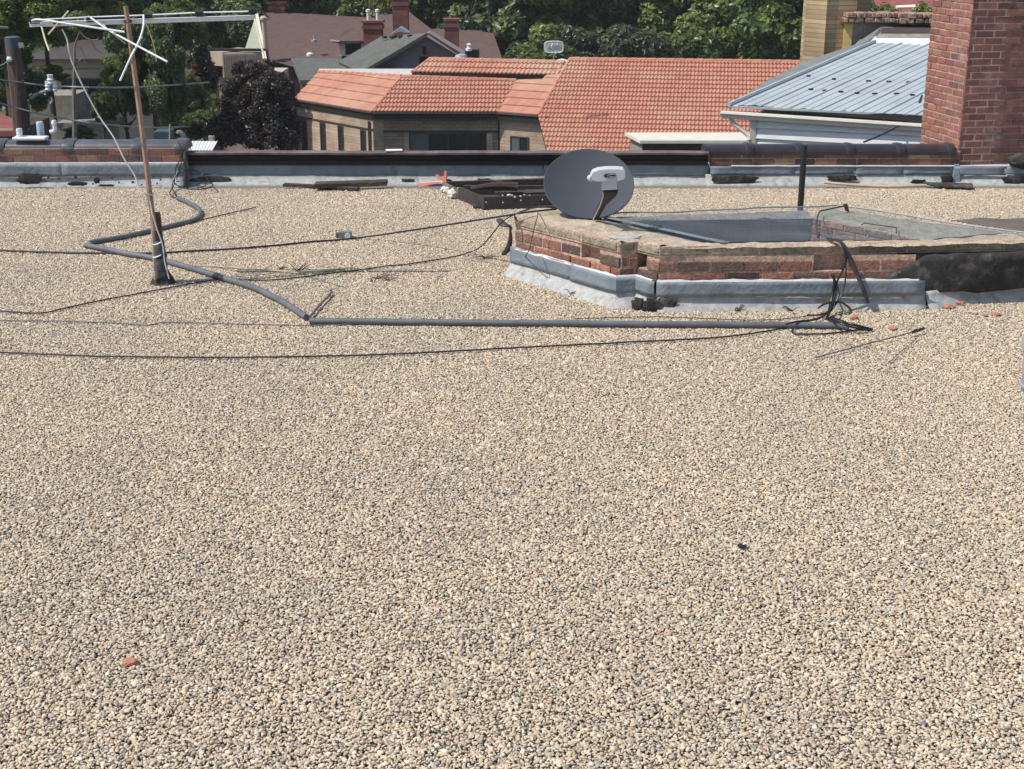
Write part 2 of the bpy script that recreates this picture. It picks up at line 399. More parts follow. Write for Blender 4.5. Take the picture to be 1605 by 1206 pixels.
def gravel():
    patches = [pebble_patch(k) for k in range(6)]
    T = .5; pts = []; rots = []; ids = []
    y = 2.9
    while y < 14.2:
        hw = .38 * y + 1.6; k = int(hw / T) + 1
        for i in range(-k, k + 1):
            x = i * T
            pts.append((x, y, .004)); rots.append(random.randrange(4) * math.pi / 2); ids.append(random.randrange(6))
        y += T
    me = bpy.data.meshes.new('gravel'); me.from_pydata(pts, [], [])
    a = me.attributes.new('rz', 'FLOAT_VECTOR', 'POINT'); a.data.foreach_set('vector', np.array([(0, 0, r) for r in rots], dtype=np.float32).ravel())
    a = me.attributes.new('vid', 'INT', 'POINT'); a.data.foreach_set('value', np.array(ids, dtype=np.int32))
    me.materials.append(GM)
    o = bpy.data.objects.new('gravel', me); C.objects.link(o); o['kind'] = 'stuff'; o['label'] = 'beige and grey pebble gravel spread over the flat roof'; o['category'] = 'gravel'
    ng = bpy.data.node_groups.new('spread_pebbles', 'GeometryNodeTree')
    ng.interface.new_socket('Geometry', in_out='INPUT', socket_type='NodeSocketGeometry'); ng.interface.new_socket('Geometry', in_out='OUTPUT', socket_type='NodeSocketGeometry')
    N, L = ng.nodes, ng.links; gi = N.new('NodeGroupInput'); go = N.new('NodeGroupOutput')
    jn = N.new('GeometryNodeJoinGeometry')
    for p in reversed(patches):
        oi = N.new('GeometryNodeObjectInfo'); oi.inputs['Object'].default_value = p; oi.inputs['As Instance'].default_value = True
        L.new(oi.outputs['Geometry'], jn.inputs[0])
    ip = N.new('GeometryNodeInstanceOnPoints'); ip.inputs['Pick Instance'].default_value = True
    a1 = N.new('GeometryNodeInputNamedAttribute'); a1.data_type = 'INT'; a1.inputs[0].default_value = 'vid'
    a2 = N.new('GeometryNodeInputNamedAttribute'); a2.data_type = 'FLOAT_VECTOR'; a2.inputs[0].default_value = 'rz'
    L.new(gi.outputs[0], ip.inputs['Points']); L.new(jn.outputs[0], ip.inputs['Instance'])
    L.new([q for q in a1.outputs if q.enabled][0], ip.inputs['Instance Index']); L.new([q for q in a2.outputs if q.enabled][0], ip.inputs['Rotation'])
    L.new(ip.outputs[0], go.inputs[0])
    md = o.modifiers.new('spread', 'NODES'); md.node_group = ng
gravel()
GZ = .012   # top of the pebbles
exec_order = None
#BG0
# ---------------------------------------------------------------- background buildings
def tan_brick(name, c, mort, bw=.42, bh=.14, var=.35):
    m = bpy.data.materials.new(name); m.use_nodes = True; n, l = m.node_tree.nodes, m.node_tree.links; b = n['Principled BSDF']; b.inputs['Roughness'].default_value = .92
    tc = n.new('ShaderNodeTexCoord'); sx = n.new('ShaderNodeSeparateXYZ'); l.new(tc.outputs['Object'], sx.inputs[0])
    ad = n.new('ShaderNodeMath'); ad.operation = 'ADD'; l.new(sx.outputs['X'], ad.inputs[0]); l.new(sx.outputs['Y'], ad.inputs[1])
    cb = n.new('ShaderNodeCombineXYZ'); l.new(ad.outputs[0], cb.inputs[0]); l.new(sx.outputs['Z'], cb.inputs[1])
    t = n.new('ShaderNodeTexBrick'); l.new(cb.outputs[0], t.inputs['Vector']); t.inputs['Color1'].default_value = (*c, 1); t.inputs['Color2'].default_value = (*[q * (1 - var) for q in c], 1)
    t.inputs['Mortar'].default_value = (*mort, 1); t.inputs['Scale'].default_value = 1; t.inputs['Brick Width'].default_value = bw; t.inputs['Row Height'].default_value = bh; t.inputs['Mortar Size'].default_value = bh * .12; t.inputs['Bias'].default_value = -.1
    nz = n.new('ShaderNodeTexNoise'); nz.inputs['Scale'].default_value = 1.3; nz.inputs['Detail'].default_value = 6; l.new(tc.outputs['Object'], nz.inputs['Vector'])
    mr = n.new('ShaderNodeMapRange'); mr.inputs[1].default_value = .3; mr.inputs[2].default_value = .7; mr.inputs[3].default_value = .75; mr.inputs[4].default_value = 1.25; l.new(nz.outputs['Fac'], mr.inputs[0])
    vm = n.new('ShaderNodeVectorMath'); vm.operation = 'SCALE'; l.new(t.outputs['Color'], vm.inputs[0]); l.new(mr.outputs[0], vm.inputs['Scale']); l.new(vm.outputs[0], b.inputs['Base Color'])
    bp = n.new('ShaderNodeBump'); bp.inputs['Strength'].default_value = .6; bp.inputs['Distance'].default_value = .01; bp.invert = True; l.new(t.outputs['Fac'], bp.inputs['Height']); l.new(bp.outputs[0], b.inputs['Normal'])
    return m
M.update(
    clay=mat('clay_tile', None, .8, .10, 3, .2, 30, attr=True, col2=(.50, .31, .21), c2scale=.22, c2lo=.48, c2hi=.68),
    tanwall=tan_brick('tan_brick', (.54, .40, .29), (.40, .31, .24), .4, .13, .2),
    darkwall=tan_brick('shade_brick', (.44, .33, .25), (.24, .19, .15), .35, .13, .25),  # same tan brick darkened; eave shade put into the colour
    fascia=mat('black_fascia', (.018, .017, .017), .6, .2, 2),
    trim=mat('brown_trim', (.07, .05, .04), .6, .2, 2),
    glass=mat('window_glass', (.02, .026, .032), .12, .1, 1),
    blind=mat('window_blind', (.10, .12, .12), .5, .2, 2),
    shingle=mat('brown_shingle', (.12, .074, .062), .95, .22, 7, .4, 14, col2=(.09, .056, .05), c2scale=3, c2lo=.45, c2hi=.7, stretch=(.6, .6, 4)),
    greyshingle=mat('grey_shingle', (.115, .12, .105), .95, .16, 7, .4, 14, col2=(.085, .088, .08), c2scale=2, c2lo=.45, c2hi=.7),
    pinkwall=mat('mauve_stucco', (.27, .215, .22), .9, .12, 2, .2, 20),
    farbrick=tan_brick('far_red_brick', (.28, .10, .075), (.17, .08, .065), .22, .09, .3),
    tanpaint=mat('tan_siding', (.52, .40, .31), .85, .12, 3),
    beige=mat('beige_wall', (.44, .39, .31), .9, .12, 1.5, .2, 9),
    cream=mat('cream_trim', (.66, .62, .52), .7, .08, 2),
    greenish=mat('sage_wall', (.36, .37, .28), .85, .1, 2),
    lightroof=mat('light_membrane', (.52, .50, .47), .8, .1, 2),
    metalroof=mat('pale_metal_roof', (.39, .435, .45), .75, .07, 2.5, .15, 6, spec=.25, col2=(.31, .345, .37), c2scale=1.5, c2lo=.45, c2hi=.75),
    siding=mat('white_siding', (.72, .73, .71), .7, .10, 5, .2, 30, stretch=(1, 1, 5)),
    yellowbrick=tan_brick('yellow_brick', (.47, .34, .19), (.26, .20, .14), .9, .085, .35),
    yellowpaint=mat('yellow_quoin', (.62, .44, .17), .85, .15, 8),
    stucco=mat('grey_stucco', (.28, .25, .22), .95, .25, 6, .4, 20),
    stone=mat('crumbling_coping', (.36, .26, .20), .95, .5, 14, 1, 20, col2=(.25, .10, .07), c2scale=6, c2lo=.5, c2hi=.6),
    slate=mat('grey_felt_roof', (.17, .18, .18), .8, .25, 4, .3, 12),
    redroof=mat('red_roof', (.25, .075, .06), .85, .2, 3, .2, 20),
    polewood=mat('pole_wood', (.115, .068, .052), .9, .45, 6, 1, 9, stretch=(4, 4, .25), col2=(.045, .03, .028), c2scale=4, c2lo=.48, c2hi=.6, bdist=.03),
    hardware=mat('grey_hardware', (.30, .33, .35), .5, .1),
    wire=mat('utility_wire', (.30, .31, .31), .5, .1),
)
M['nearbrickchim'] = M['farbrick']
def slab(nm, pts, th, m, parent, down=None):
    """roof or wall slab from photo corners at given distances; the thickness goes away from the viewer / downward"""
    P = [p if isinstance(p, Vector) else uy(*p) for p in pts]
    n = (P[1] - P[0]).cross(P[2] - P[0]).normalized()
    if n.dot(Vector((0, 0, CAMH)) - P[0]) > 0: n = -n
    mb = MB(); mb.prism(P, n * th if down is None else Vector(down)); return mb.build(nm, m, parent)
def block(nm, p0, p1, z0, z1, dep, m, parent, bevel=0):
    """wall block standing on the plan line p0-p1, going away from the viewer by dep"""
    a = Vector((p0[0], p0[1], z0)); b = Vector((p1[0], p1[1], z0)); d = (b - a).normalized(); n = Vector((-d.y, d.x, 0)) * dep
    if n.y < 0 and dep > 0: n = -n
    mb = MB(); mb.prism([a, b, b + n, a + n], (0, 0, z1 - z0)); return mb.build(nm, m, parent, bevel=bevel)
def window(p0, p1, s0, s1, z0, z1, parent, panes=1, out=.03, fm='trim', gm='glass', sill=True, blinds=()):
    """window set on the wall line p0-p1 between s0 and s1 metres"""
    a = Vector((p0[0], p0[1], 0)); b = Vector((p1[0], p1[1], 0)); d = (b - a).normalized(); n = Vector((d.y, -d.x, 0))
    if n.y > 0: n = -n
    f = MB(); W = .05; q = lambda s_, z: a + d * s_ + Vector((0, 0, z))
    def bar(sa, sb, za, zb): f.prism([q(sa, za) - n * .05, q(sb, za) - n * .05, q(sb, zb) - n * .05, q(sa, zb) - n * .05], n * (.05 + out))
    bar(s0, s1, z0, z0 + W); bar(s0, s1, z1 - W, z1)
    for i in range(panes + 1):
        c = s0 + (s1 - s0 - W) * i / panes; bar(c, c + W, z0 + W, z1 - W)
    fo = f.build('window', M[fm], parent)
    for i in range(panes):
        sa = s0 + (s1 - s0 - W) * i / panes + W; sb = s0 + (s1 - s0 - W) * (i + 1) / panes
        g_ = MB(); g_.prism([q(sa, z0 + W) + n * .004, q(sb, z0 + W) + n * .004, q(sb, z1 - W) + n * .004, q(sa, z1 - W) + n * .004], n * .008)
        g_.build('pane', M['blind' if i in blinds else gm], fo)
    return fo
def tile_facet(nm, poly, e, m, parent, wave=.19, row=.38, amp=.034, lip=.06, rib=True, seed=0):
    """clay tiled roof facet as real corrugated, stepped geometry cut to the facet outline"""
    P = poly; nrm = (P[1] - P[0]).cross(P[2] - P[0]).normalized()
    if nrm.z < 0: nrm = -nrm
    e = (e - nrm * e.dot(nrm)).normalized(); s = nrm.cross(e).normalized()
    if s.z < 0: s = -s
    o = P[0]; UV = [((p - o).dot(e), (p - o).dot(s)) for p in P]
    u0, u1 = min(a for a, b in UV), max(a for a, b in UV); v0, v1 = min(b for a, b in UV), max(b for a, b in UV)
    us = np.arange(u0, u1 + wave, wave / (8 if rib else 2)); rows = int((v1 - v0) / row) + 2
    vs_, hs = [], []
    for r in range(rows):
        a = v0 + r * row; vs_ += [a, a + .012, a + row * .5, a + row - .001]; hs += [0 if r == 0 else 0, lip, lip * .55, .0]
    hs[0] = 0
    bm = bmesh.new(); cl = bm.verts.layers.float_color.new('Col'); grid = []; rnd = random.Random(seed)
    tone = {}
    for j, (v_, h) in enumerate(zip(vs_, hs)):
        rr = []
        for u_ in us:
            k = amp * max(-.25, math.cos(2 * math.pi * (u_ - u0) / wave)) if rib else 0
            jj = .004 * noise.noise(Vector((u_ * 1.5, v_ * 1.5, seed)))
            vt = bm.verts.new(o + e * u_ + s * v_ + nrm * (k + h + jj))
            key = (int((u_ - u0) / wave + .5), j // 4); c = tone.setdefault(key, (rnd.uniform(.90, 1.07), rnd.random()))
            base = (.455, .205, .135) if c[1] > .05 else (.46, .24, .165)
            vt[cl] = (base[0] * c[0], base[1] * c[0], base[2] * c[0], 1); rr.append(vt)
        grid.append(rr)
    for j in range(len(grid) - 1):
        for i in range(len(us) - 1):
            bm.faces.new((grid[j][i], grid[j][i + 1], grid[j + 1][i + 1], grid[j + 1][i]))
    c = sum(P, Vector()) / len(P)
    for i in range(len(P)):
        a, b = P[i], P[(i + 1) % len(P)]; t = (b - a).cross(nrm).normalized()
        if t.dot(c - a) > 0: t = -t
        bmesh.ops.bisect_plane(bm, geom=bm.verts[:] + bm.edges[:] + bm.faces[:], plane_co=a, plane_no=t, clear_outer=True)
    org = parent.location
    for v in bm.verts: v.co -= org
    me = bpy.data.meshes.new(nm); bm.normal_update(); bm.to_mesh(me); bm.free(); me.materials.append(m); me.polygons.foreach_set('use_smooth', [True] * len(me.polygons))
    me.set_sharp_from_angle(angle=R(50))
    ob = bpy.data.objects.new(nm, me); C.objects.link(ob); ob.parent = parent
    mb = MB(); mb.prism([p - nrm * .03 for p in P], -nrm * .12); mb.build('roof_deck', M['fascia'], parent)
    return ob
def ridge(parent, pts, r=.09, m='clay', n=None, col=(.50, .20, .125)):
    mb = MB()
    for a, b in zip(pts[:-1], pts[1:]):
        k = max(2, int((b - a).length / .4))
        for i in range(k):
            p, q = a.lerp(b, i / k), a.lerp(b, (i + 1.06) / k); mb.tube([p, q], [r, r * 1.18], 8, col=tuple(c_ * random.uniform(.85, 1.1) for c_ in col))
    o = mb.build('ridge_tiles', M[m], parent, smooth=True)
    return o
def tile_building():
    ze = -5.0; t = empty('tile_roof_building', (-2, 56, -11), 'tan brick building with several orange clay tiled roof wings', 'building')
    E0, E1, E2, E3 = uz(460, 156, ze), uz(583, 176, ze), uz(780, 176.5, ze), uz(843, 181, ze)
    sl = .42
    def plane(a, b, k=sl):
        d = (b - a).normalized(); up = Vector((-d.y, d.x, 0)); up = up if up.y > 0 else -up
        s = up + Vector((0, 0, k)); n = d.cross(s).normalized(); return a, n
    F1 = plane(E1, E2); H1, H2 = upl(629, 120.5, *F1), upl(808, 127, *F1)
    F0n = (E1 - E0).cross(H1 - E0).normalized(); H0 = upl(500, 113, E0, F0n)
    F2n = (E3 - E2).cross(H2 - E2).normalized(); R0 = upl(893, 93, E2, F2n); J = upl(847, 126, E2, F2n)
    tile_facet('roof_facet', [E0, E1, H1, H0], E1 - E0, M['clay'], t, seed=1, rib=False, row=.62, lip=.05)
    tile_facet('roof_facet', [E1, E2, H2, H1], E2 - E1, M['clay'], t, seed=2, wave=.16, row=.37)
    tile_facet('roof_facet', [E2, E3, R0, J, H2], E3 - E2, M['clay'], t, seed=3, rib=False, row=.62, lip=.05) if False else None
    tile_facet('roof_facet', [E2, E3, J, H2], E3 - E2, M['clay'], t, seed=3, rib=False, row=.62, lip=.05)
    tile_facet('roof_facet', [E3, R0, J], E3 - E2, M['clay'], t, seed=4, rib=False, row=.62, lip=.05)
    # big front facet
    R1y = (R0.z - CAMH) / ray(1300, 98.5).z; R1 = uz(1300, 98.5, R0.z)
    n3 = (R1 - R0).cross(E3 - R0).normalized(); B0, B1 = upl(863, 262, R0, n3), upl(1330, 262, R0, n3)
    tile_facet('roof_facet', [R0, R1, B1, B0, E3], R1 - R0, M['clay'], t, seed=5, wave=.155, row=.37)
    ridge(t, [H0, H1]); ridge(t, [H1, H2]); ridge(t, [R0, R1]); ridge(t, [E1, H1], .06); ridge(t, [E3, R0], .06); ridge(t, [H2, J], .05); ridge(t, [E2, H2], .03)
    # walls, fascia
    def wallrun(a, b, m, inset=.25, back=6):
        d = (b - a).normalized(); n = Vector((-d.y, d.x, 0)); n = n if n.y > 0 else -n
        fa = MB(); fa.prism([a + n * -.02 + Vector((0, 0, -.30)), b + n * -.02 + Vector((0, 0, -.30)), b + n * .3 + Vector((0, 0, -.30)), a + n * .3 + Vector((0, 0, -.30))], (0, 0, .27)); fa.build('fascia', M['fascia'], t)
        gt = MB(); gt.tube([a - n * .03 + Vector((0, 0, -.05)), b - n * .03 + Vector((0, 0, -.05))], .045, 8); gt.build('gutter', M['fascia'], t, smooth=True)
        pa, pb = a + n * inset, b + n * inset
        block('wall', pa, pb, -11.2, ze - .28, back, m, t); return pa, pb, d, n
    a, b, d, n = wallrun(E0, E1, M['tanwall'], .03, 3.5)
    L = (b - a).length
    def sat(pa, d, u):   # distance along wall seen at pixel u
        r_ = ray(u, 200); det = r_.x * -d.y + d.x * r_.y
        return (r_.x * pa.y - r_.y * pa.x) / (r_.y * d.x - r_.x * d.y)
    zt0 = -5.80
    for u in (477, 506, 534, 569):
        s0 = sat(a, d, u - 4.2); s1 = sat(a, d, u + 4.2); window(a, b, s0, s1, -8.2, zt0, t, 1)
    bd = MB(); bd.prism([a - n * .03 + Vector((0, 0, -.05 + zt0 + .08 - a.z)), b - n * .03 + Vector((0, 0, zt0 + .03 - b.z)), b - n * .03 + Vector((0, 0, zt0 + .10 - b.z)), a - n * .03 + Vector((0, 0, zt0 + .10 - a.z))], n * .05); bd.build('string_course', M['trim'], t)
    for u in (465, 580):
        s0 = sat(a, d, u); q = a + d * s0; mb = MB(); mb.box((q.x - n.x * .05, q.y - n.y * .05, -7.5), (.10, .10, 4.2)); mb.build('downpipe', M['trim'], t)
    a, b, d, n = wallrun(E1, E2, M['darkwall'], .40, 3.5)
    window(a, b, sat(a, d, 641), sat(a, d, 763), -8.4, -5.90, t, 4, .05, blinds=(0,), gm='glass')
    for u0, u1 in ((633, 641), (763, 772)):
        block('pier', a + d * sat(a, d, u0) - n * .12, a + d * sat(a, d, u1) - n * .12, -10, -5.90, .12, M['tanwall'], t)
    block('string_course', a - n * .03, b - n * .03, -5.89, -5.82, .04, M['trim'], t)
    a, b, d, n = wallrun(E2, E3 + (E3 - E2) * .25, M['tanwall'], .2, 3)
    window(a, b, sat(a, d, 800), sat(a, d, 829), -8.2, -5.95, t, 2, .04, blinds=(0,))
    # flat roof behind the wings, rear tiled wing, dark recess
    zt = H1.z - .12
    slab('flat_roof_panel', [H0 + Vector((0, .1, -.1)), H1 + Vector((0, .1, -.1)), H2 + Vector((0, .1, -.1)), J + Vector((0, .1, -.1)), uz(900, 108, zt), uz(500, 108, zt)], .1, M['lightroof'], t, down=(0, 0, -.15))
    G0, G1 = uz(645, 113.5, zt + .25), uz(875, 118, zt + .25); F4 = plane(G0, G1, .5)
    P0, P1, P2, P3 = G0, G1, upl(884, 98, *F4), upl(672, 93, *F4)
    tile_facet('roof_facet', [P0, P1, P2, P3], G1 - G0, M['clay'], t, seed=6, wave=.19, row=.42)
    ridge(t, [P3, P2]); ridge(t, [P0, P3], .05)
    block('recess_wall', G0 + (G1 - G0) * .30 + Vector((0, .15, 0)), G1 + Vector((0, .15, 0)), zt - .2, zt + .2, .3, M['fascia'], t)
    slab('roof_hatch', [uz(622, 111, zt + .14), uz(711, 112.5, zt + .14), uz(706, 121, zt + .10), uz(632, 118.5, zt + .10)], .06, M['lightroof'], t, down=(0, 0, -.06))
    # pipes on it
    p = uz(723, 112, zt + .1); mb = MB(); mb.lathe(p, [(.16, 0), (.16, .25), (.28, .27), (.28, .42), (.20, .47), (.20, .58), (.30, .60), (.24, .72), (.05, .78)], 16); mb.build('vent_cap', M['hardware'], t, smooth=True)
    p = uy(881, 99.5, 64.5); mb = MB(); mb.lathe(p, [(.34, 0), (.34, .12), (.05, .2)], 16); mb.build('white_cap', M['whitep'], t, smooth=True)
    return zt
ZTB = tile_building()
def yagi():
    D = 57.0; p = uy(868, 112, D); t = empty('mesh_aerial', p, 'small oval wire-grid aerial on a thin pole above the tile roof', 'aerial')
    q = uy(868, 74, D); mb = MB(); mb.tube([p, q], .018, 6); mb.build('aerial_pole', M['hardware'], t)
    mb = MB(); W, H_ = .37, .22
    ring = [q + Vector((W * math.copysign(abs(math.cos(a)) ** .5, math.cos(a)), 0, H_ * math.copysign(abs(math.sin(a)) ** .5, math.sin(a)))) for a in [2 * math.pi * k / 40 for k in range(41)]]
    mb.tube(ring, .022, 6); mb.build('aerial_rim', M['alu'], t, smooth=True)
    mb = MB()
    for k in range(-8, 9):
        x = W * k / 9; z = H_ * (1 - abs(k / 9) ** 4) ** .25; mb.tube([q + Vector((x, .05, -z)), q + Vector((x, .09, 0)), q + Vector((x, .05, z))], .008, 4)
    for k in range(-4, 5):
        z = H_ * k / 5; mb.tube([q + Vector((-W * .93, .06, z)), q + Vector((W * .93, .06, z))], .008, 4)
    mb.build('aerial_grid', M['alu'], t)
    mb = MB(); mb.tube([q + Vector((-.05, -.05, .14)), q + Vector((-.10, -.12, 0)), q + Vector((0, -.05, -.14))], .015, 5, 4); mb.build('aerial_loop', M['alu'], t, smooth=True)
yagi()
def white_canopy():
    t = empty('canopy', (9, 47, -11), 'flat roofed annex with pale cream fascia in front of the big tiled roof', 'annex')
    a, b = uy(979, 208, 49), uy(1240, 208, 49); c, c2 = uy(1003, 220.5, 47), uy(1240, 220.5, 47)
    slab('roof_panel', [a, b, c2, c], .1, M['cream'], t, down=(0, 0, -.10))
    block('annex_wall', Vector((c.x + .1, 47.12, 0)), Vector((c2.x, 47.12, 0)), -11, c.z - .12, 1.6, M['fascia'], t)
    block('side_board', Vector((a.x + .2, 48.8, 0)), Vector((c.x + .1, 47.2, 0)), -11, c.z - .12, .1, M['stucco'], t)
white_canopy()
def chimney(name, u0, u1, v0, v1, D, label, pots=0, cap=True, dep=None, cat='chimney', group=None, body='farbrick', crown=1.12):
    a, b = uy(u0, v1, D), uy(u1, v1, D); top = uy(u0, v0, D).z; w_ = b.x - a.x; dep = dep or w_
    t = empty(name, ((a.x + b.x) / 2, D + dep / 2, a.z), label, cat, group); cx, cy = t.location.x, t.location.y
    h = top - a.z + .6; mb = MB(); mb.box((cx, cy, a.z - .6 + h / 2), (w_, dep, h)); mb.build('stack', M[body], t)
    if cap:
        mb = MB(); mb.box((cx, cy, top - .28), (w_ * crown, dep * crown, .2)); mb.box((cx, cy, top + .02), (w_ * (crown + .05), dep * (crown + .05), .12)); mb.build('crown', M[body], t)
    for i in range(pots):
        x = cx + (i - (pots - 1) / 2) * w_ * .5; mb = MB(); mb.lathe((x, cy, top + .08), [(.09, 0), (.09, .42), (.13, .44), (.13, .55), (.02, .6)], 12); mb.build('pot', M['whitep'], t, smooth=True)
    return t
def shingle_house():
    t = empty('shingled_house', (-6, 86, -11), 'large house under a dark reddish brown shingle roof with dormer', 'house')
    D = 84
    slab('roof', [(402, 18, 92), (560, 27, 92), (592, 29, 92), (600, 100, 82), (455, 104, 82), (414, 92, 82.5)], .25, M['shingle'], t)
    slab('roof', [(560, 60, 87), (596, 22, 91.5), (627, 13, 92), (643, 20, 91.5), (676, 46, 88), (700, 100, 81), (560, 100, 81)], .25, M['shingle'], t)
    slab('roof', [(655, 45.5, 88.5), (771, 46, 88.5), (790, 100, 81), (655, 100, 81)], .25, M['shingle'], t)
    block('wall', (uy(420, 60, 84).x, 84), (uy(785, 60, 84).x, 84), -11, -6.4, 8, M['farbrick'], t)
    slab('gable_wall', [(384, 77, 84), (402, 20, 91), (412, 77, 84)], .3, M['greenish'], t)
    slab('barge_board', [(399, 18, 90.5), (404, 18, 90.5), (418, 92, 81.8), (412, 92, 81.8)], .12, M['cream'], t)
    # dormer
    slab('dormer_roof', [(520, 63, 82.5), (529, 62, 83), (543, 46, 87), (556, 45, 88), (580, 66, 82.5), (566, 64.5, 82.4), (532, 64.5, 82.4)], .15, M['shingle'], t)
    d0, d1 = uy(531, 66, 82.7), uy(569, 66, 82.7); block('dormer_wall', d0, d1, uy(531, 88, 82.7).z, d0.z, 2.5, M['cream'], t)
    window((d0.x, d0.y), (d1.x, d1.y), .35, d1.x - d0.x - .12, uy(0, 86, 82.7).z, uy(0, 68, 82.7).z, t, 1, .02)
    slab('dormer_gutter', [(518, 62.5, 82.3), (532, 64.5, 82.3), (532, 66, 82.3), (519, 65, 82.3)], .1, M['cream'], t)
    p = uy(416, 69, 82.3); mb = MB(); mb.tube([p - Vector((0, 0, .3)), uy(413, 28, 82.3)], .14, 10); mb.lathe(uy(413, 28, 82.3), [(.22, -.12), (.22, .0), (.1, .1)], 10); mb.build('vent_stack', M['tanpaint'], t, smooth=True)
    p = uy(493, 66, 83.5); mb = MB(); mb.lathe(p, [(.18, 0), (.18, .12), (.06, .14), (.06, .4)], 10); mb.build('roof_vent', M['hardware'], t, smooth=True)
    p = uy(486, 88, 82); mb = MB(); mb.lathe(p, [(.2, 0), (.2, .12), (.1, .2)], 10); mb.build('roof_vent', M['whitep'], t, smooth=True)
shingle_house()
chimney('red_chimney', 570, 599, 35, 74, 80, 'low brick chimney with two white pots at the edge of the grey roof', 2)
chimney('red_chimney', 616, 640, -2, 58, 79, 'tallest red brick chimney, rising above the grey gable ridge', 0)
chimney('red_chimney', 697, 719, 32, 85, 79, 'red brick chimney right of the grey gable', 0)
chimney('red_chimney', 421, 446, 6, 22, 92, 'squat red chimney on the left end of the brown ridge', 0, dep=1)
def grey_house():
    t = empty('gabled_house', (-7, 73, -11), 'mauve stucco house with grey shingle gable roof and bracketed eave', 'house')
    slab('roof', [(598, 57, 76), (669, 52, 71), (566, 115, 70.6), (530, 97, 74)], .22, M['greyshingle'], t)
    slab('roof', [(456, 91, 77), (560, 92.5, 76), (540, 100, 74), (566, 113, 71.5), (566, 124, 70), (470, 126, 70)], .2, M['greyshingle'], t)
    slab('roof', [(669, 52, 71), (675, 54, 71), (752, 101, 70.7), (744, 103, 70.7), (667, 56.5, 70.9)], .5, M['pinkwall'], t)
    slab('barge_board', [(669, 52, 70.5), (671, 56, 70.5), (570, 116, 70.4), (563, 114.5, 70.4)], .1, M['trim'], t)
    slab('barge_board', [(667, 52, 70.5), (672, 52, 70.5), (750, 101, 70.4), (743, 103, 70.4)], .1, M['trim'], t)
    slab('gable_wall', [(574, 116, 71.2), (668, 57, 71.2), (745, 104, 71.2), (745, 140, 71.2), (574, 140, 71.2)], 4, M['pinkwall'], t, down=(0, 4, 0))
    a = uy(574, 116, 71.1); b = uy(745, 100, 71.1); block('wall', (a.x, 71.5), (b.x, 71.5), -11, a.z, 4, M['pinkwall'], t)
    block('wall', (uy(470, 120, 71).x, 71), (a.x, 71), -11, uy(470, 122, 71).z, 4, M['pinkwall'], t)
    x0 = 657
    window((0, 71.15), (60, 71.15), uy(657, 95, 71.1).x, uy(675, 95, 71.1).x, uy(0, 104, 71).z, uy(0, 89, 71).z, t, 1, .03) if False else None
    wa = uy(657, 95, 71.15); wb = uy(676, 95, 71.15); window((wa.x, 71.15), (wb.x, 71.15), 0, wb.x - wa.x, uy(0, 106, 71).z, uy(0, 89, 71).z, t, 1, .03)
    for u, v in ((609, 98), (663, 70)):
        mb = MB(); p = uy(u, v, 71.1); mb.prism([p, p + Vector((0, -.45, 0)), p + Vector((0, -.4, -.12)), p + Vector((0, 0, -.5))], (.14, 0, 0)); mb.build('bracket', M['trim'], t)
    for u, v in ((603, 60), (614, 60), (627, 59), (643, 58)):
        p = uy(u, v, 72.2 + (643 - u) * .05); mb = MB(); mb.box(p + Vector((0, -.05, .05)), (.22, .2, .12), .5); mb.build('roof_vent', M['trim'], t)
    mb = MB(); mb.prism([uy(612, 54, 73.5), uy(627, 43.5, 73.5), uy(640, 52, 73.5), uy(627, 50, 73.5)], (0, 1.2, 0)); mb.build('cricket_flashing', M['hardware'], t)
grey_house()
t_ = chimney('round_vent', 729, 751, 79, 92, 69, 'squat dark vent with a silver cowl behind the tiled roof', 0, cap=False, body='fascia', cat='vent')
p_ = uy(735, 80, 69); mb = MB(); mb.lathe(p_, [(.16, 0), (.16, .12), (.09, .14), (.09, .26), (.13, .3), (.02, .36)], 12); mb.build('cowl', M['alu'], t_, smooth=True)
def balcony_house():
    t = empty('tan_house', (-13, 62, -11), 'tan house with boxy corrugated balcony behind the purple tree', 'house')
    D = 62
    a, b, c = uy(322, 100, D), uy(349, 100, D - .6), uy(411, 100, D - .2)
    z0, z1 = uy(322, 102, D).z, uy(322, 80, D).z
    block('balcony_end', a, b, z0, z1, 2, M['tanpaint'], t); block('balcony_side', b, c, z0 - .5, z1 - .05, 2, M['tanpaint'], t)
    for i in range(20):
        q = b.lerp(c, (i + .5) / 20); mb = MB()
    mb = MB()
    for i in range(22): q = b.lerp(c, (i + .5) / 22); mb.box((q.x, q.y - .02, (z0 - .5 + z1 - .05) / 2), (.05, .06, z1 - z0 + .4), 0)
    mb.build('siding_battens', M['tanpaint'], t)
    block('coping_board', a + Vector((-.1, -.15, 0)), c + Vector((.1, -.15, 0)), z1 - .0, z1 + .10, .35, M['fascia'], t)
    block('recessed_wall', uy(336, 100, D + .6), uy(364, 100, D + .6), -9, z0 - .02, 3, M['trim'], t)  # dark brown wall set back below the balcony
    block('wall', uy(342, 120, D + .3), uy(430, 120, D + .3), -11, uy(0, 122, D).z, 4, M['tanpaint'], t)
    slab('lean_to_roof', [(362, 119, D - .5), (412, 96, D + 1), (420, 104, D + 2), (372, 124, D)], .15, M['beige'], t)
    block('ledge', uy(322, 104, D - .1), uy(364, 104, D - .3), z0 - .16, z0, 1.5, M['trim'], t)
balcony_house()
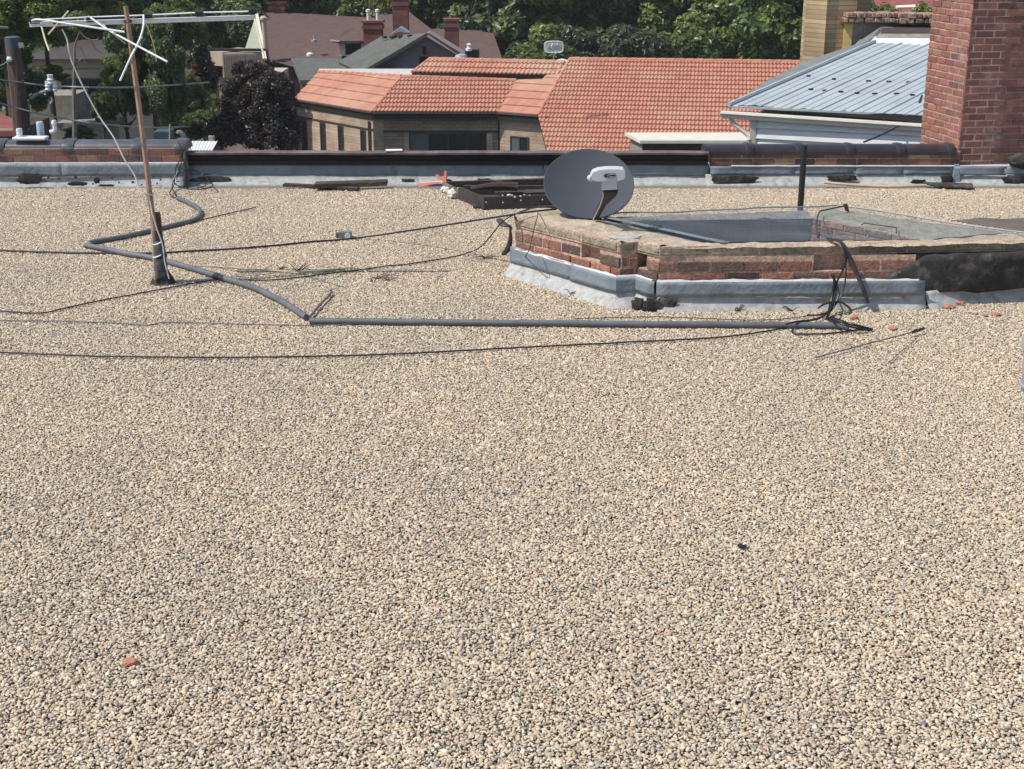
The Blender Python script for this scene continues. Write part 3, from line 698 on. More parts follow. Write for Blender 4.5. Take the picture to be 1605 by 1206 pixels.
def left_house():
    t = empty('beige_building', (-17, 50, -11), 'beige building with a dark strip window half hidden by left trees', 'building')
    D = 52; a, b = uy(40, 100, D), uy(156, 100, D)
    block('wall', a, b, -11, uy(0, 95, D).z, 8, M['beige'], t)
    block('roof_edge', a + Vector((-.3, -.4, 0)), b + Vector((.3, -.4, 0)), uy(0, 95, D).z, uy(0, 91, D).z, 8.5, M['trim'], t)
    zA, zB = uy(0, 147, D).z, uy(0, 123, D).z
    window((a.x, D - .05), (b.x, D - .05), uy(84, 0, D).x - a.x, uy(150, 0, D).x - a.x, zA, zB, t, 3, .05, gm='fascia')
    block('terrace', uy(50, 190, D - 2), uy(118, 190, D - 2), -11, uy(0, 150, D - 2).z, 2, M['stucco'], t)
    block('lower_wall', uy(85, 190, D - 3), uy(160, 190, D - 3), -11, uy(0, 194, D - 3).z, 2, M['stucco'], t)
    for v in (108, 160, 172):
        block('groove', a + Vector((0, -.02, 0)), b + Vector((0, -.02, 0)), uy(0, v + 1, D).z, uy(0, v, D).z, .03, M['trim'], t)
    t = empty('red_roof_house', (-20, 42, -11), 'low house with a dull red roof at the far left edge', 'house')
    slab('roof', [(-60, 172, 44), (0, 177, 44), (27, 190, 42), (27, 203, 40), (-60, 203, 40)], .2, M['redroof'], t)
    block('wall', uy(-60, 206, 40.5), uy(26, 206, 40.5), -11, uy(0, 206, 40.5).z, 3, M['trim'], t)
    slab('fascia', [(-60, 203, 39.8), (28, 203, 39.8), (28, 206, 39.8), (-60, 206, 39.8)], .1, M['beige'], t)
left_house()
def corrugated():
    mb = MB(); D = 37; n = 44; a, b = uy(281, 221.5, D), uy(341, 221.5, D); a2, b2 = uy(281, 236, D - 1.5), uy(333, 236, D - 1.5); vs = []
    for i in range(n + 1):
        z = .012 * math.cos(i * math.pi / 2)
        for q in (a.lerp(b, i / n), a2.lerp(b2, i / n)): vs += [q + Vector((0, 0, z)), q + Vector((0, 0, z - .03))]
    mb.add(vs, [(i * 4, (i + 1) * 4, (i + 1) * 4 + 2, i * 4 + 2) for i in range(n)] + [(i * 4 + 1, i * 4 + 3, (i + 1) * 4 + 3, (i + 1) * 4 + 1) for i in range(n)] + [(i * 4, i * 4 + 1, (i + 1) * 4 + 1, (i + 1) * 4) for i in range(n)])
    t = empty('shed', (a.x, D, -11), 'shed with a white corrugated roof beyond the left parapet end', 'shed')
    mb.build('corrugated_roof', M['white'], t); block('wall', a2 + Vector((.1, .2, 0)), b2 + Vector((-.1, .2, 0)), -11, a2.z - .1, 1.2, M['trim'], t)
    t = empty('garden_post', uy(331, 222, 38.5), 'stubby tan timber post behind the white corrugated roof', 'post')
    q = uy(331, 222, 38.5); mb = MB(); mb.box((q.x, q.y, q.z - .4), (.12, .12, 1.1)); mb.box((q.x + .06, q.y, q.z - .3), (.06, .10, .9)); mb.build('post', M['tanpaint'], t)
corrugated()
def metal_house():
    t = empty('metal_roof_house', (5, 23, -11), 'white sided house with a pale blue-grey ribbed metal roof', 'house')
    D = 22.0; L = uy(1142, 166.5, D); z = L.z - .0; Rr = uz(1470, 181.5, z)
    H = uy(1371, 67, 25.6); H2 = uy(1480, 71, 24.7)
    n = (Rr - L).cross(H - L).normalized(); H2 = upl(1480, 73, L, n)
    pts = [L, Rr, H2, H]
    if n.z < 0: n = -n
    mb = MB(); mb.prism(pts, -n * .03); mb.build('metal_sheet', M['metalroof'], t)
    rb = (H - L); rd = rb.normalized(); e = (Rr - L).normalized(); W = (Rr - L).length; k = 20
    rb_ = MB()
    for i in range(k + 1):
        a = L + e * (W * 1.0 * i / k); b_ = a + rb
        # cut to the ridge line
        b_ = a + rd * (rb.length * (1 - 0.0)) 
        if i and i % 1 == 0:
            c = [a + n * .001, b_ + n * .001]; w_ = e * (.010 if i % 3 else .018); h = n * (.008 if i % 3 else .018)
            # stop each rib at the top edge H-H2
            tt = (H2 - H).normalized(); 
            rb_.add([c[0] - w_, c[0] + w_, c[0] + w_ * .4 + h, c[0] - w_ * .4 + h, c[1] - w_, c[1] + w_, c[1] + w_ * .4 + h, c[1] - w_ * .4 + h],
                    [(0, 1, 2, 3), (7, 6, 5, 4), (1, 5, 6, 2), (2, 6, 7, 3), (3, 7, 4, 0)])
    rb_.build('roof_ribs', M['metalroof'], t)
    # hip cap, left return slope
    mb = MB(); mb.tube([L + n * .02, H + n * .02], .035, 6); mb.build('hip_cap', M['metalroof'], t)
    Lb = uy(1150, 160, 23.6); slab('side_slope', [L, H, uy(1371, 60, 27), uy(1262, 96, 26.5), uy(1200, 128, 25.2)], .05, M['slate'], t)
    rk = MB()
    r = random.Random(2)
    for u, v in ((1307, 125), (1267, 120), (1361, 128), (1393, 129), (1424, 130), (1271, 141), (1293, 143), (1318, 145), (1343, 147), (1371, 148), (1405, 148), (1430, 150)):
        q = upl(u, v, L, n); m_ = MB(); m_.box(q + n * .012, (.07, .05, .02), r.uniform(-.5, 1.2)); m_.build('snow_guard', M['fascia'], t)
    # jagged black strip standing in for the shade of the eave gap; gutter
    mb = MB(); a, b_ = L + Vector((.15, -.015, -.03)), Rr + Vector((0, -.015, -.11)); PP = [a.lerp(b_, i_ / 40) for i_ in range(41)]; [mb.prism([PP[i_], PP[i_ + 1], PP[i_ + 1] + Vector((0, 0, .045 + .05 * i_ / 40 + r.uniform(-.012, .012))), PP[i_] + Vector((0, 0, .045 + .05 * i_ / 40))], (0, .10, 0)) for i_ in range(40)]; mb.build('eave_gap_shade', M['fascia'], t)
    gu = MB(); d = e; nn = Vector((d.y, -d.x, 0)); prof = [(0, 0), (.11, .0), (.12, -.03), (.09, -.06), (.085, -.10), (0, -.12)]
    vs = []
    for q in (L + Vector((-.10, 0, -.04)), Rr + Vector((0, 0, -.10))):
        for o_, zz in prof: vs.append(q + nn * o_ + Vector((0, 0, zz - .03)))
    gu.add(vs, [(i, i + 6, (i + 1) % 6 + 6, (i + 1) % 6) for i in range(6)] + [tuple(range(5, -1, -1)), tuple(range(6, 12))]); gu.build('gutter', M['cream'], t)
    # walls with lap siding
    a = uy(1176, 178, 22.15); a = Vector((a.x, L.y + .01 + (a.x - L.x) * e.y / e.x, 0)); b_ = a + e * 4.2
    zt = z - .14; mb = MB(); zz = zt; lap = .165; i = 0
    while zz > zt - 1.9:
        o_ = .0; mb.prism([a + Vector((0, 0, zz - lap)) + nn * .045, b_ + Vector((0, 0, zz - lap)) + nn * .045, b_ + Vector((0, 0, zz)) + nn * .008, a + Vector((0, 0, zz)) + nn * .008], -nn * .05); zz -= lap
    mb.build('lap_siding', M['siding'], t)
    block('wall', a - nn * .03, b_ - nn * .03, -11, zt, 2.6, M['siding'], t)
    mb = MB(); mb.box((a.x, a.y - .02, zt - .95), (.09, .09, 1.9)); mb.build('corner_board', M['cream'], t)
    sf = MB(); sf.prism([L + Vector((.0, .05, -.15)), Rr + Vector((0, .05, -.15)), Rr + Vector((.1, .2, -.15)), L + Vector((.1, .2, -.15))], (0, 0, .02)); sf.build('soffit', M['siding'], t)
    mb = MB(); q = L + Vector((.05, -.08, -.15)); mb.tube([q, q + Vector((0, 0, -.08)), a + Vector((-.08, -.02, z - .42)), a + Vector((-.05, -.05, z - .50))], .035, 8, 4); mb.build('downspout', M['cream'], t, smooth=True)
    # ridge flashings above
    slab('ridge_flashing', [(1360, 70, 25.5), (1372, 57, 26.0), (1490, 58, 26.0), (1490, 77, 25.3), (1371, 70.5, 25.4)], .05, M['white'], t)
    slab('cant_strip', [(1333, 83, 25.4), (1356, 71, 25.6), (1366, 68, 25.6), (1366, 71, 25.55), (1333, 87.5, 25.35)], .05, M['white'], t)
    slab('tan_band', [(1372, 59, 25.9), (1380, 51, 26.1), (1490, 51, 26.1), (1490, 60, 25.9)], .05, M['stucco'], t)
    slab('brown_panel', [(1381, 52, 26.05), (1383, 44, 26.2), (1490, 44, 26.2), (1490, 52, 26.05)], .08, M['trim'], t)
    slab('upper_felt', [(1326, 92, 26), (1345, 72, 26.6), (1380, 36, 28.2), (1490, 33, 28.2), (1490, 46, 27), (1384, 46, 26.8), (1372, 62, 26.2), (1340, 82, 25.9)], .06, M['slate'], t)
    slab('felt_edge', [(1264, 98, 26.3), (1322, 86, 26.4), (1326, 92, 25.9), (1250, 112, 25.2)], .05, M['slate'], t)
    loose_pts = [uy(1354, 223, 20.0), uy(1390, 208, 20.6), uy(1420, 190, 21.2), uy(1441, 173, 21.6), uy(1441, 160, 21.6), uy(1445, 150, 22)]
    mb = MB(); mb.tube(loose_pts, .014, 6, 4); o = mb.build('service_cable', M['black'], None, smooth=True); tag(o, 'black cable climbing past the white gutter to the large red chimney', 'cable')
metal_house()
def yellow_wall():
    t = empty('yellow_brick_wall', (6.5, 28.5, -11), 'weathered yellow brick party wall with crumbling red coping', 'wall')
    D = 27.5
    a, b, c = uy(1257, 100, D), uy(1290, 100, D - .45), uy(1337, 100, D - .35)
    block('stack', a, b, -11, 3.4, 1.2, M['yellowbrick'], t); block('stack', b + Vector((.004, .03, 0)), c + Vector((0, .03, 0)), -11, 3.4, 1.2, M['yellowbrick'], t)
    # set back lower wall
    p, q = uy(1323, 50, 27.05), uy(1336, 50, 27.03); block('quoin', p, q, -11, uy(0, 37, 27).z, .3, M['yellowpaint'], t)
    q2 = uy(1520, 50, 27.3); block('stucco_face', q + Vector((0, .02, 0)), q2, -11, uy(0, 37, 27).z, 1.0, M['stucco'], t)
    mb = MB(); u = 1322; r = random.Random(4)
    while u < 1500:
        w_ = r.uniform(5, 11); p = uy(u, 26 + r.uniform(-1, 1), 27.0); q = uy(u + w_ - .6, 26, 27.0); hh = r.uniform(.07, .10)
        for row in range(2):
            x = (p.x + q.x) / 2 + row * .03; zc = uy(0, 31.5 - row * 8 + (1 if u > 1400 else 0), 27).z
            mb.box((x, 27.1 + r.uniform(-.03, .03), zc), (q.x - p.x, .5, hh), r.uniform(-.06, .06))
        u += w_
    mb.build('crumbling_coping', M['stone'], t, bevel=.012)
    mb = MB(); p, q = uy(1321, 36, 26.9), uy(1520, 33, 26.9); mb.prism([p, q, q + Vector((0, 0, .07)), p + Vector((0, 0, .07))], (0, .5, 0)); mb.build('coping_ledge', M['redroof'], t)
    t = empty('red_roof_house', (18, 62, -11), 'distant house with a light red roof seen over the crumbling coping', 'house')
    slab('roof', [(1340, -25, 70), (1500, -25, 70), (1500, 20, 62), (1385, 22, 62)], .2, M['redroof'], t)
    block('wall', uy(1385, 22, 62.5), uy(1500, 22, 62.5), -11, uy(0, 22, 62.5).z, 4, M['trim'], t)
    wa = uy(1405, 12, 63.4); slab('dormer', [(1404, 9, 63.4), (1440, 7, 63.4), (1440, 11, 63.2), (1406, 12, 63.2)], .1, M['cream'], t)
yellow_wall()
# utility pole, wires
def pole():
    D = 27.0; b = uy(36, 215, D); top = uy(35, 60, D).z
    t = empty('utility_pole', (b.x, D, -11), 'thick dark wooden utility pole cut off at the top', 'utility pole')
    mb = MB(); mb.lathe((b.x, D, 0), [(.19, -11), (.165, b.z), (.135, top - .02), (.12, top)], 20); mb.build('pole_shaft', M['polewood'], t, smooth=True)
    mb = MB(); mb.lathe((b.x, D, 0), [(.138, top - .22), (.14, top + .015), (.10, top + .03)], 20); mb.build('pole_cap', mat('pole_cap', (.08, .09, .11), .6, .3), t, smooth=True)
    p = uy(33, 71, D - .15); mb = MB(); mb.box(p, (.09, .02, .09)); mb.build('tag_plate', M['hardware'], t)
    for u, v in ((38, 116), (45, 161), (47, 203), (36, 128)):
        p = uy(u, v, D - .16); mb = MB(); mb.lathe(p, [(.03, 0), (.02, .05)], 8, M=Matrix.Rotation(R(90), 3, 'X')); mb.build('bolt', M['trim'], t)
    # bracket with insulators
    mb = MB(); mb.tube([uy(48, 155, D), uy(60, 147, D), uy(84, 139, D - .1)], .035, 6, 3); mb.build('bracket_arm', mat('teal_arm', (.16, .24, .26), .5, .2), t, smooth=True)
    for u, v, s_ in ((79, 126, .07), (75, 136, .06), (86, 137, .05)):
        p = uy(u, v, D - .1); mb = MB(); mb.lathe(p, [(s_ * .7, -.08), (s_, -.05), (s_ * .7, -.02), (s_, .01), (s_ * .7, .04), (s_ * .8, .10)], 12); mb.build('insulator', M['whitep'], t, smooth=True)
    mb = MB()
    mb.tube([uy(80, 153, D - .1), uy(82, 158, D - .1), uy(79, 163, D - .1)], .02, 6, 3); mb.build('hook', M['hardware'], t)
    p = uy(16, 93, D - .1); mb = MB(); mb.lathe(p, [(.05, -.05), (.07, 0), (.05, .05)], 10); mb.build('insulator', M['whitep'], t, smooth=True)
    def wr(L, r, label):
        mb = MB(); mb.tube([uy(*q) for q in L], [r * q[2] / 27 for q in L], 6, 6); o = mb.build('utility_wire', M['wire'], None, smooth=True); tag(o, label, 'wire', 'utility wires')
    wr([(-60, 112, 26), (0, 125, 26.5), (22, 128, 26.8), (60, 133, 27), (100, 136, 27.4), (160, 137.5, 28), (210, 137, 34), (270, 134, 44), (332, 129, 58), (341, 128, 61)], .016, 'upper pale utility wire crossing in front of the left trees')
    wr([(-60, 145, 26), (0, 162, 26.5), (24, 169, 26.8), (60, 178, 27), (110, 188, 27.6), (160, 195, 28.2), (210, 199, 33), (260, 200.5, 42), (320, 197.5, 54), (345, 195, 60)], .016, 'lower pale utility wire sagging behind the leaning antenna mast')
    wr([(-40, 112, 26.5), (0, 103, 26.7), (14, 95, 26.9)], .012, 'short utility wire ending at the left side of the pole')
    wr([(-60, 41, 26), (0, 43, 26.5), (12, 44, 26.6)], .03, 'thick grey wire stub high at the left edge')
pole()
def meter_box():
    D = 30; t = empty('cabinet', uy(255, 225, D), 'dark teal cabinet with a cowl beyond the left parapet', 'cabinet')
    a, b = uy(241, 218, D), uy(266, 206, D); mb = MB(); mb.prism([Vector((a.x, D, a.z - 1.5)), Vector((b.x, D, a.z - 1.5)), Vector((b.x, D, b.z)), Vector((a.x, D, b.z))], (0, .4, 0)); mb.build('cabinet_body', mat('teal_box', (.045, .075, .08), .6, .2), t, bevel=.02)
    mb = MB(); mb.tube([uy(266, 222, D - .05), uy(266.5, 196, D - .05)], .02, 6); mb.build('conduit_riser', M['hardware'], t)
    mb = MB(); mb.tube([uy(288, 230, D), uy(289, 216, D), uy(282, 208, D), uy(279, 210, D)], .06, 8, 3); mb.build('cowl', M['slate'], t, smooth=True)
meter_box()

# ---------------------------------------------------------------- trees
def leaf_mat(nm, tr=.40, rough=.38):
    m = mat(nm, None, rough, .12, .6, 0, attr=True, transl=tr); return m
LM = leaf_mat('leaves'); BARK = mat('bark', (.09, .07, .055), .95, .3, 4, .5, 10)
def crown_mesh(nm, seed, rx, ry, rz, nleaf, size, pal, nclump=70, clump=.23, gap=.0, droop=0.0, taper=0.0, lean=0.0):
    r = np.random.default_rng(seed)
    # clump centres through the crown, more towards the outside
    d = r.normal(size=(nclump, 3)); d /= np.linalg.norm(d, axis=1)[:, None]; d[:, 2] = np.where(d[:, 2] < -.5, -d[:, 2], d[:, 2])
    rad = r.uniform(.35, 1, nclump) ** .5
    shape = 1 + .22 * np.sin(d[:, 0] * 3 + seed) * np.cos(d[:, 1] * 3.3 + seed * 2) + .12 * np.sin(d[:, 2] * 7 + seed)
    cc = d * (rad * shape)[:, None] * .86
    cs = clump * r.uniform(.6, 1.35, nclump); tone = r.uniform(.6, 1.3, nclump); pick = r.integers(0, len(pal), nclump)
    w_ = cs ** 2; ci = r.choice(nclump, nleaf, p=w_ / w_.sum())
    g_ = r.normal(size=(nleaf, 3)); gl = np.linalg.norm(g_, axis=1)[:, None]; g_ = g_ / gl * (r.uniform(.2, 1, nleaf) ** .4)[:, None]
    P = cc[ci] + g_ * cs[ci][:, None] * np.array([1.1, 1.1, .75]); P[:, 2] -= droop * (P[:, 0] ** 2 + P[:, 1] ** 2)
    if taper: P[:, :2] *= (1 - taper * (P[:, 2] + .2))[:, None]; P[:, 0] += lean * P[:, 2]
    P = P * np.array([rx, ry, rz])
    nrm = g_ + r.normal(size=(nleaf, 3)) * .55 + np.array([0, 0, .55]); nrm /= np.linalg.norm(nrm, axis=1)[:, None]
    a = np.cross(nrm, r.normal(size=(nleaf, 3))); a /= np.linalg.norm(a, axis=1)[:, None]; b = np.cross(nrm, a)
    s = size * r.lognormal(0, .3, nleaf)[:, None]
    V = np.stack([P - a * s, P - b * s * .55 + nrm * s * .1, P + a * s, P + b * s * .55 + nrm * s * .1], 1).reshape(-1, 3)
    Fc = (np.arange(nleaf) * 4)[:, None] + np.arange(4)[None]
    pa = np.array(pal); col = pa[pick[ci]] * tone[ci][:, None] ** .6 * r.uniform(.75, 1.25, nleaf)[:, None]
    return np_mesh(nm, V, Fc, np.repeat(col, 4, 0), LM, smooth=False)
def trunk_mesh(nm, seed, h, r0, rx, rz, cz, nb=7):
    r = random.Random(seed); mb = MB(); top = Vector((r.uniform(-.2, .2), r.uniform(-.2, .2), cz + rz * .55))
    mb.tube([(0, 0, -9.0), (r.uniform(-.1, .1), 0, h * .3), (r.uniform(-.2, .2), r.uniform(-.2, .2), h * .6), top], [r0 * 1.25, r0, r0 * .7, r0 * .2], 8, 4)
    for i in range(nb):
        z = h * r.uniform(.35, .85); a = r.uniform(0, 6.28); L = rx * r.uniform(.5, .85); q = Vector((math.cos(a) * L, math.sin(a) * L, z + L * r.uniform(.3, .8)))
        mb.tube([(0, 0, z), (q.x * .4, q.y * .4, z + (q.z - z) * .3), q], [r0 * .45, r0 * .25, r0 * .06], 6, 3)
    me_o = mb.build(nm, BARK, None, smooth=True); me = me_o.data; me.transform(Matrix.Translation(me_o.location)); bpy.data.objects.remove(me_o); return me
GREENS = dict(dark=[(.115, .16, .06), (.14, .19, .065), (.09, .135, .055), (.165, .21, .065)], mid=[(.16, .21, .06), (.19, .23, .06), (.13, .18, .055), (.22, .245, .065)],
              light=[(.17, .23, .05), (.13, .19, .045), (.21, .26, .06), (.10, .16, .045)], olive=[(.12, .14, .07), (.10, .125, .06), (.14, .145, .075), (.08, .10, .05)],
              purple=[(.065, .045, .040), (.052, .042, .040), (.085, .055, .046), (.11, .10, .085)], rust=[(.30, .13, .09), (.07, .09, .04), (.20, .10, .07), (.04, .05, .03)])
VAR = {}
def tree_kind(key, pal, seed, rx, rz, h, nleaf, size, **k):
    VAR[key] = (crown_mesh('crown_' + key, seed, rx, rx, rz, nleaf, size, GREENS[pal], **k), trunk_mesh('trunk_' + key, seed, h, .22 + h * .012, rx, rz, h), h)
for i, (k, pal) in enumerate((('dark1', 'dark'), ('dark2', 'dark'), ('mid1', 'mid'), ('mid2', 'mid'), ('light1', 'light'), ('olive1', 'olive'))):
    tree_kind(k, pal, 11 + i, 5.0, 5.6, 7.6, 30000, .20, nclump=120, clump=.20)
def tree(key, x, y, z, s, rz, label, group='trees on the slope behind the houses', sz=1.0, nm='leafy_tree'):
    cr, tr, h = VAR[key]; t = empty(nm, (x, y, z), label, 'tree', group); t.scale = (s, s, s * sz); t.rotation_euler = (0, 0, rz)
    a = bpy.data.objects.new('trunk', tr); C.objects.link(a); a.parent = t
    b = bpy.data.objects.new('crown', cr); C.objects.link(b); b.parent = t; b.location = (0, 0, h)
    return t
def gz(y): return -11 + max(0, min(y, 260) - 84) * .21
KN = dict(dark1='dark green', dark2='deep green', mid1='mid green', mid2='fresh green', light1='yellow-green', olive1='olive green')
BGT = [ # u of the crown centre, distance, kind, scale, extra rise, where
    (480, 99, 'dark1', .95, 0, 'behind the brown ridge, left end'), (545, 103, 'mid1', 1.0, 0, 'behind the brown ridge, middle'), (600, 97, 'mid2', .85, 0, 'left of the tallest red chimney top'),
    (665, 98, 'light1', .95, 0, 'just right of the tallest red chimney'), (730, 97, 'light1', .95, -.5, 'above the right end of the brown roof'), (785, 93, 'dark2', .95, 0, 'above the right roof corner of the brown house'),
    (835, 90, 'dark1', 1.0, 0, 'left of the small oval aerial'), (850, 84, 'mid1', .72, -1.5, 'right behind the small oval aerial'), (905, 94, 'dark2', 1.05, 0, 'above the start of the big tiled ridge'),
    (945, 85, 'olive1', .75, -1.6, 'low in front, over the left part of the big ridge'), (1000, 86, 'olive1', .72, -2.2, 'low in front, over the middle of the big ridge'), (985, 99, 'mid1', 1.0, 0, 'tall, above the middle of the big ridge'),
    (1050, 94, 'mid2', .95, 0, 'tall, right of the middle of the big ridge'), (1040, 84, 'light1', .5, -2.6, 'smallest, peeping over the big ridge'), (1085, 86, 'mid1', .75, -1.8, 'low, left of the dark gap before the yellow wall'),
    (1115, 97, 'dark1', 1.1, 0, 'tall, left of the dark gap before the yellow wall'), (1165, 92, 'dark2', 1.0, 0, 'in the dark gap before the yellow wall'), (1150, 83, 'mid2', .6, -2.6, 'low, in the dark gap before the yellow wall'),
    (1225, 88, 'light1', .95, 0, 'touching the yellow brick stack'), (1262, 95, 'mid2', 1.1, 0, 'behind the yellow brick stack'), (1330, 90, 'mid1', .9, 0, 'above the crumbling coping, left'), (1420, 92, 'dark1', .9, 0, 'above the crumbling coping, right')]
for i, (u, D, k, s, dz, wh) in enumerate(BGT):
    x = uy(u, 50, D).x; tree(k, x, D, gz(D) - .4 + dz, s, i * 1.7, '%s tree %s' % (KN[k], wh), sz=1.0)
# second, higher row that closes the view
for i, u in enumerate(range(330, 1560, 88)):
    D = 114 + (i % 3) * 5; k = ('dark1', 'mid1', 'dark2', 'mid2', 'dark1')[i % 5]; x = uy(u, 0, D).x
    tree(k, x, D, gz(D) - .5, 1.1 + .1 * (i % 2), i * 2.3, '%s tree in the rearmost row, %s from the left' % (KN[k], ('first', 'second', 'third', 'fourth', 'fifth', 'sixth', 'seventh', 'eighth', 'ninth', 'tenth', 'eleventh', 'twelfth', 'thirteenth', 'fourteenth')[i]), 'rearmost row of trees')
# left trees, nearer: finer leaves, placed by crown centre and half width
def round_tree(key, u, v, D, hw, squash, label, rz, sz=1.0):
    c = uy(u, v, D); s_ = hw * D / F_ / VAR[key + '_r']; h = VAR[key][2]
    return tree(key, c.x, D, c.z - h * s_ * squash, s_, rz, label, 'trees at the left', squash)
for key, pal, seed, rx, rz_, n_ in (('maple1', 'light', 31, 3.4, 3.6, 60000), ('maple2', 'mid', 33, 3.4, 3.6, 60000), ('ever1', 'dark', 35, 3.0, 3.8, 60000)):
    tree_kind(key, pal, seed, rx, rz_, 6.0, n_, .085, nclump=150, clump=.17); VAR[key + '_r'] = rx
LT = [('maple1', 5, 30, 45, 85, .9, 'yellow-green leafy tree at the far left above the cut pole'), ('ever1', 5, 130, 47, 62, 1.3, 'dark tree filling the gap left of the cut pole'),
      ('maple2', 110, 20, 62, 75, .9, 'mid green tree above the beige building roof'), ('ever1', 165, 40, 66, 90, 1.0, 'tall dark tree far behind the bent antenna elements'),
      ('maple2', 70, 50, 49, 40, .7, 'small green tree between cut pole and beige roof'), ('ever1', 238, 140, 47, 62, 1.5, 'dense dark tree filling the space right of the antenna mast'),
      ('maple2', 195, 150, 50, 40, 1.7, 'green tree directly behind the lead wire and mast'), ('maple1', 280, 40, 52, 44, 1.0, 'yellow-green tree above the right half of the antenna boom'),
      ('ever1', 225, 20, 72, 110, .9, 'tallest dark tree behind the boom middle'), ('maple2', 350, 30, 97, 75, 1.0, 'green tree behind the tan balcony and sage gable'),
      ('ever1', 330, 20, 95, 130, .9, 'large dark tree rising behind the right end of the boom'), ('maple2', 290, 160, 54, 34, 1.4, 'green tree left of the slim rusty tree'),
      ('ever1', 300, 205, 50, 45, .6, 'low dark tree behind the white corrugated roof'), ('maple2', 80, 118, 49, 24, .7, 'small feathery tree in front of the beige wall'),
      ('ever1', 160, 175, 48, 18, 1.4, 'narrow dark tree at the right end of the beige wall'), ('ever1', 125, 212, 46, 26, .5, 'dark low bush at the foot of the beige building')]
for i, (k, u, v, D, hw, sq, lab) in enumerate(LT): round_tree(k, u, v, D, hw, sq, lab, i * 1.3)
# purple-leaved tree and a rusty shrub
VAR['purple'] = (crown_mesh('crown_purple', 47, 1.75, 1.4, 2.0, 70000, .050, GREENS['purple'], nclump=260, clump=.17, taper=.20, lean=.26), trunk_mesh('trunk_purple', 41, 6.2, .2, 1.5, 2.2, 6.2), 6.2)
tree('purple', uy(402, 186, 49).x, 49, uy(402, 186, 49).z - 6.2, 1.0, 0, 'dark purple-leaved tree beside the tan brick wing', 'purple tree', nm='purple_tree')
VAR['rust'] = (crown_mesh('crown_rust', 43, .55, .6, 1.5, 5000, .07, GREENS['rust'], nclump=40, clump=.3), trunk_mesh('trunk_rust', 43, 5, .1, .5, 1.2, 5), 5)
tree('rust', uy(318, 120, 57).x, 57, uy(318, 118, 57).z - 5, 1, 0, 'slim tree with rusty pink leaves left of the tan balcony', 'rusty tree', nm='rusty_tree')
VAR['bush'] = (crown_mesh('crown_bush', 45, .8, .6, .7, 5000, .05, GREENS['mid'], nclump=40, clump=.3), trunk_mesh('trunk_bush', 45, .8, .05, .5, .5, .8, 3), .6)
for u, v, s, lab in ((1352, 18, .6, 'larger green shrub showing above the crumbling coping'), (1393, 19, .55, 'middle green shrub showing above the crumbling coping'), (1450, 12, .5, 'green shrub against the large chimney above the coping')):
    D = 31; p = uy(u, v, D); tree('bush', p.x, D, p.z - .6, s, u, lab, 'shrubs above the coping', nm='shrub')
VAR['dead'] = (None, None, 0)
def bare_limbs():
    mb = MB(); D = 40; P = lambda u, v: uy(u, v, D)
    mb.tube([P(117, 230), P(117, 190), P(116, 140), P(117, 105), P(117, 75), P(121, 60), P(125, 50)], [.075, .07, .06, .045, .03, .02, .015], 6, 4)
    for L in (((125, 50), (135, 60), (142, 63), (150, 76), (160, 84)), ((117, 72), (123, 72), (128, 78), (133, 90)), ((140, 63), (150, 63), (155, 60)), ((116, 108), (122, 98), (130, 92), (136, 104))):
        mb.tube([P(*q) for q in L], [.02] * (len(L) - 1) + [.008], 5, 4)
    t = empty('bare_tree', (P(117, 230).x, D, -11), 'slender tree with bare pale upper limbs before the beige building', 'tree')
    mb.tube([(P(117, 230).x, D, -11), P(117, 230)], [.1, .075], 6); mb.build('trunk', mat('pale_bark', (.16, .15, .13), .9, .3), t, smooth=True)
bare_limbs()
def hillscrub():
    r = np.random.default_rng(5); n = 60000; x = r.uniform(-75, 75, n); y = r.uniform(88, 150, n); z = -11 + (y - 84) * .21 + r.uniform(0, 1.8, n)
    P = np.stack([x, y, z], 1); a = r.normal(size=(n, 3)); a /= np.linalg.norm(a, axis=1)[:, None]; b = np.cross(a, r.normal(size=(n, 3))); b /= np.linalg.norm(b, axis=1)[:, None]; s = .35
    V = np.stack([P - a * s, P - b * s * .6, P + a * s, P + b * s * .6], 1).reshape(-1, 3); Fc = (np.arange(n) * 4)[:, None] + np.arange(4)[None]
    col = np.repeat(np.array(GREENS['dark'])[r.integers(0, 4, n)], 4, 0); me = np_mesh('undergrowth', V, Fc, col, LM, smooth=False)
    o = bpy.data.objects.new('undergrowth', me); C.objects.link(o); o['kind'] = 'stuff'; o['label'] = 'dark undergrowth covering the slope under the trees'; o['category'] = 'undergrowth'
hillscrub()
#BG1
# ---------------------------------------------------------------- coping tiles
def coping(parent, x0, x1, y, zb, r, length, m, bell=.12, depth=.30, name='coping_tile', dy=0.0, flip=1):
    x = x0; i = 0
    while x < x1 - .05:
        e = min(x + length, x1); mb = MB(); n = 10
        def ring(xx, k):
            yy = y + dy * (xx - x0)
            pts = [(xx, yy - depth / 2 * k - .0, zb - .018), (xx, yy - depth / 2 * k, zb + .01)]
            for q in range(n + 1):
                a = math.pi - math.pi * q / n
                pts.append((xx, yy + math.cos(a) * depth / 2 * .93 * k, zb + .012 + math.sin(a) * r * k))
            pts += [(xx, yy + depth / 2 * k, zb + .01), (xx, yy + depth / 2 * k, zb - .018)]
            return pts
        prof = [(x + .004, 1), (e - bell, 1), (e - bell + .012, 1.2), (e - .045, 1.24), (e - .02, 1.16), (e, 1.1)]
        rings = [ring(a, b) for a, b in prof]; c = len(rings[0])
        mb.add([p for g in rings for p in g], [(i_ * c + k, (i_ + 1) * c + k, (i_ + 1) * c + k + 1, i_ * c + k + 1) for i_ in range(len(rings) - 1) for k in range(c - 1)] +
               [tuple(range(c - 1, -1, -1)), tuple(range((len(rings) - 1) * c, len(rings) * c))])
        o = mb.build(name, m, parent, smooth=True); x = e + .004; i += 1
    return

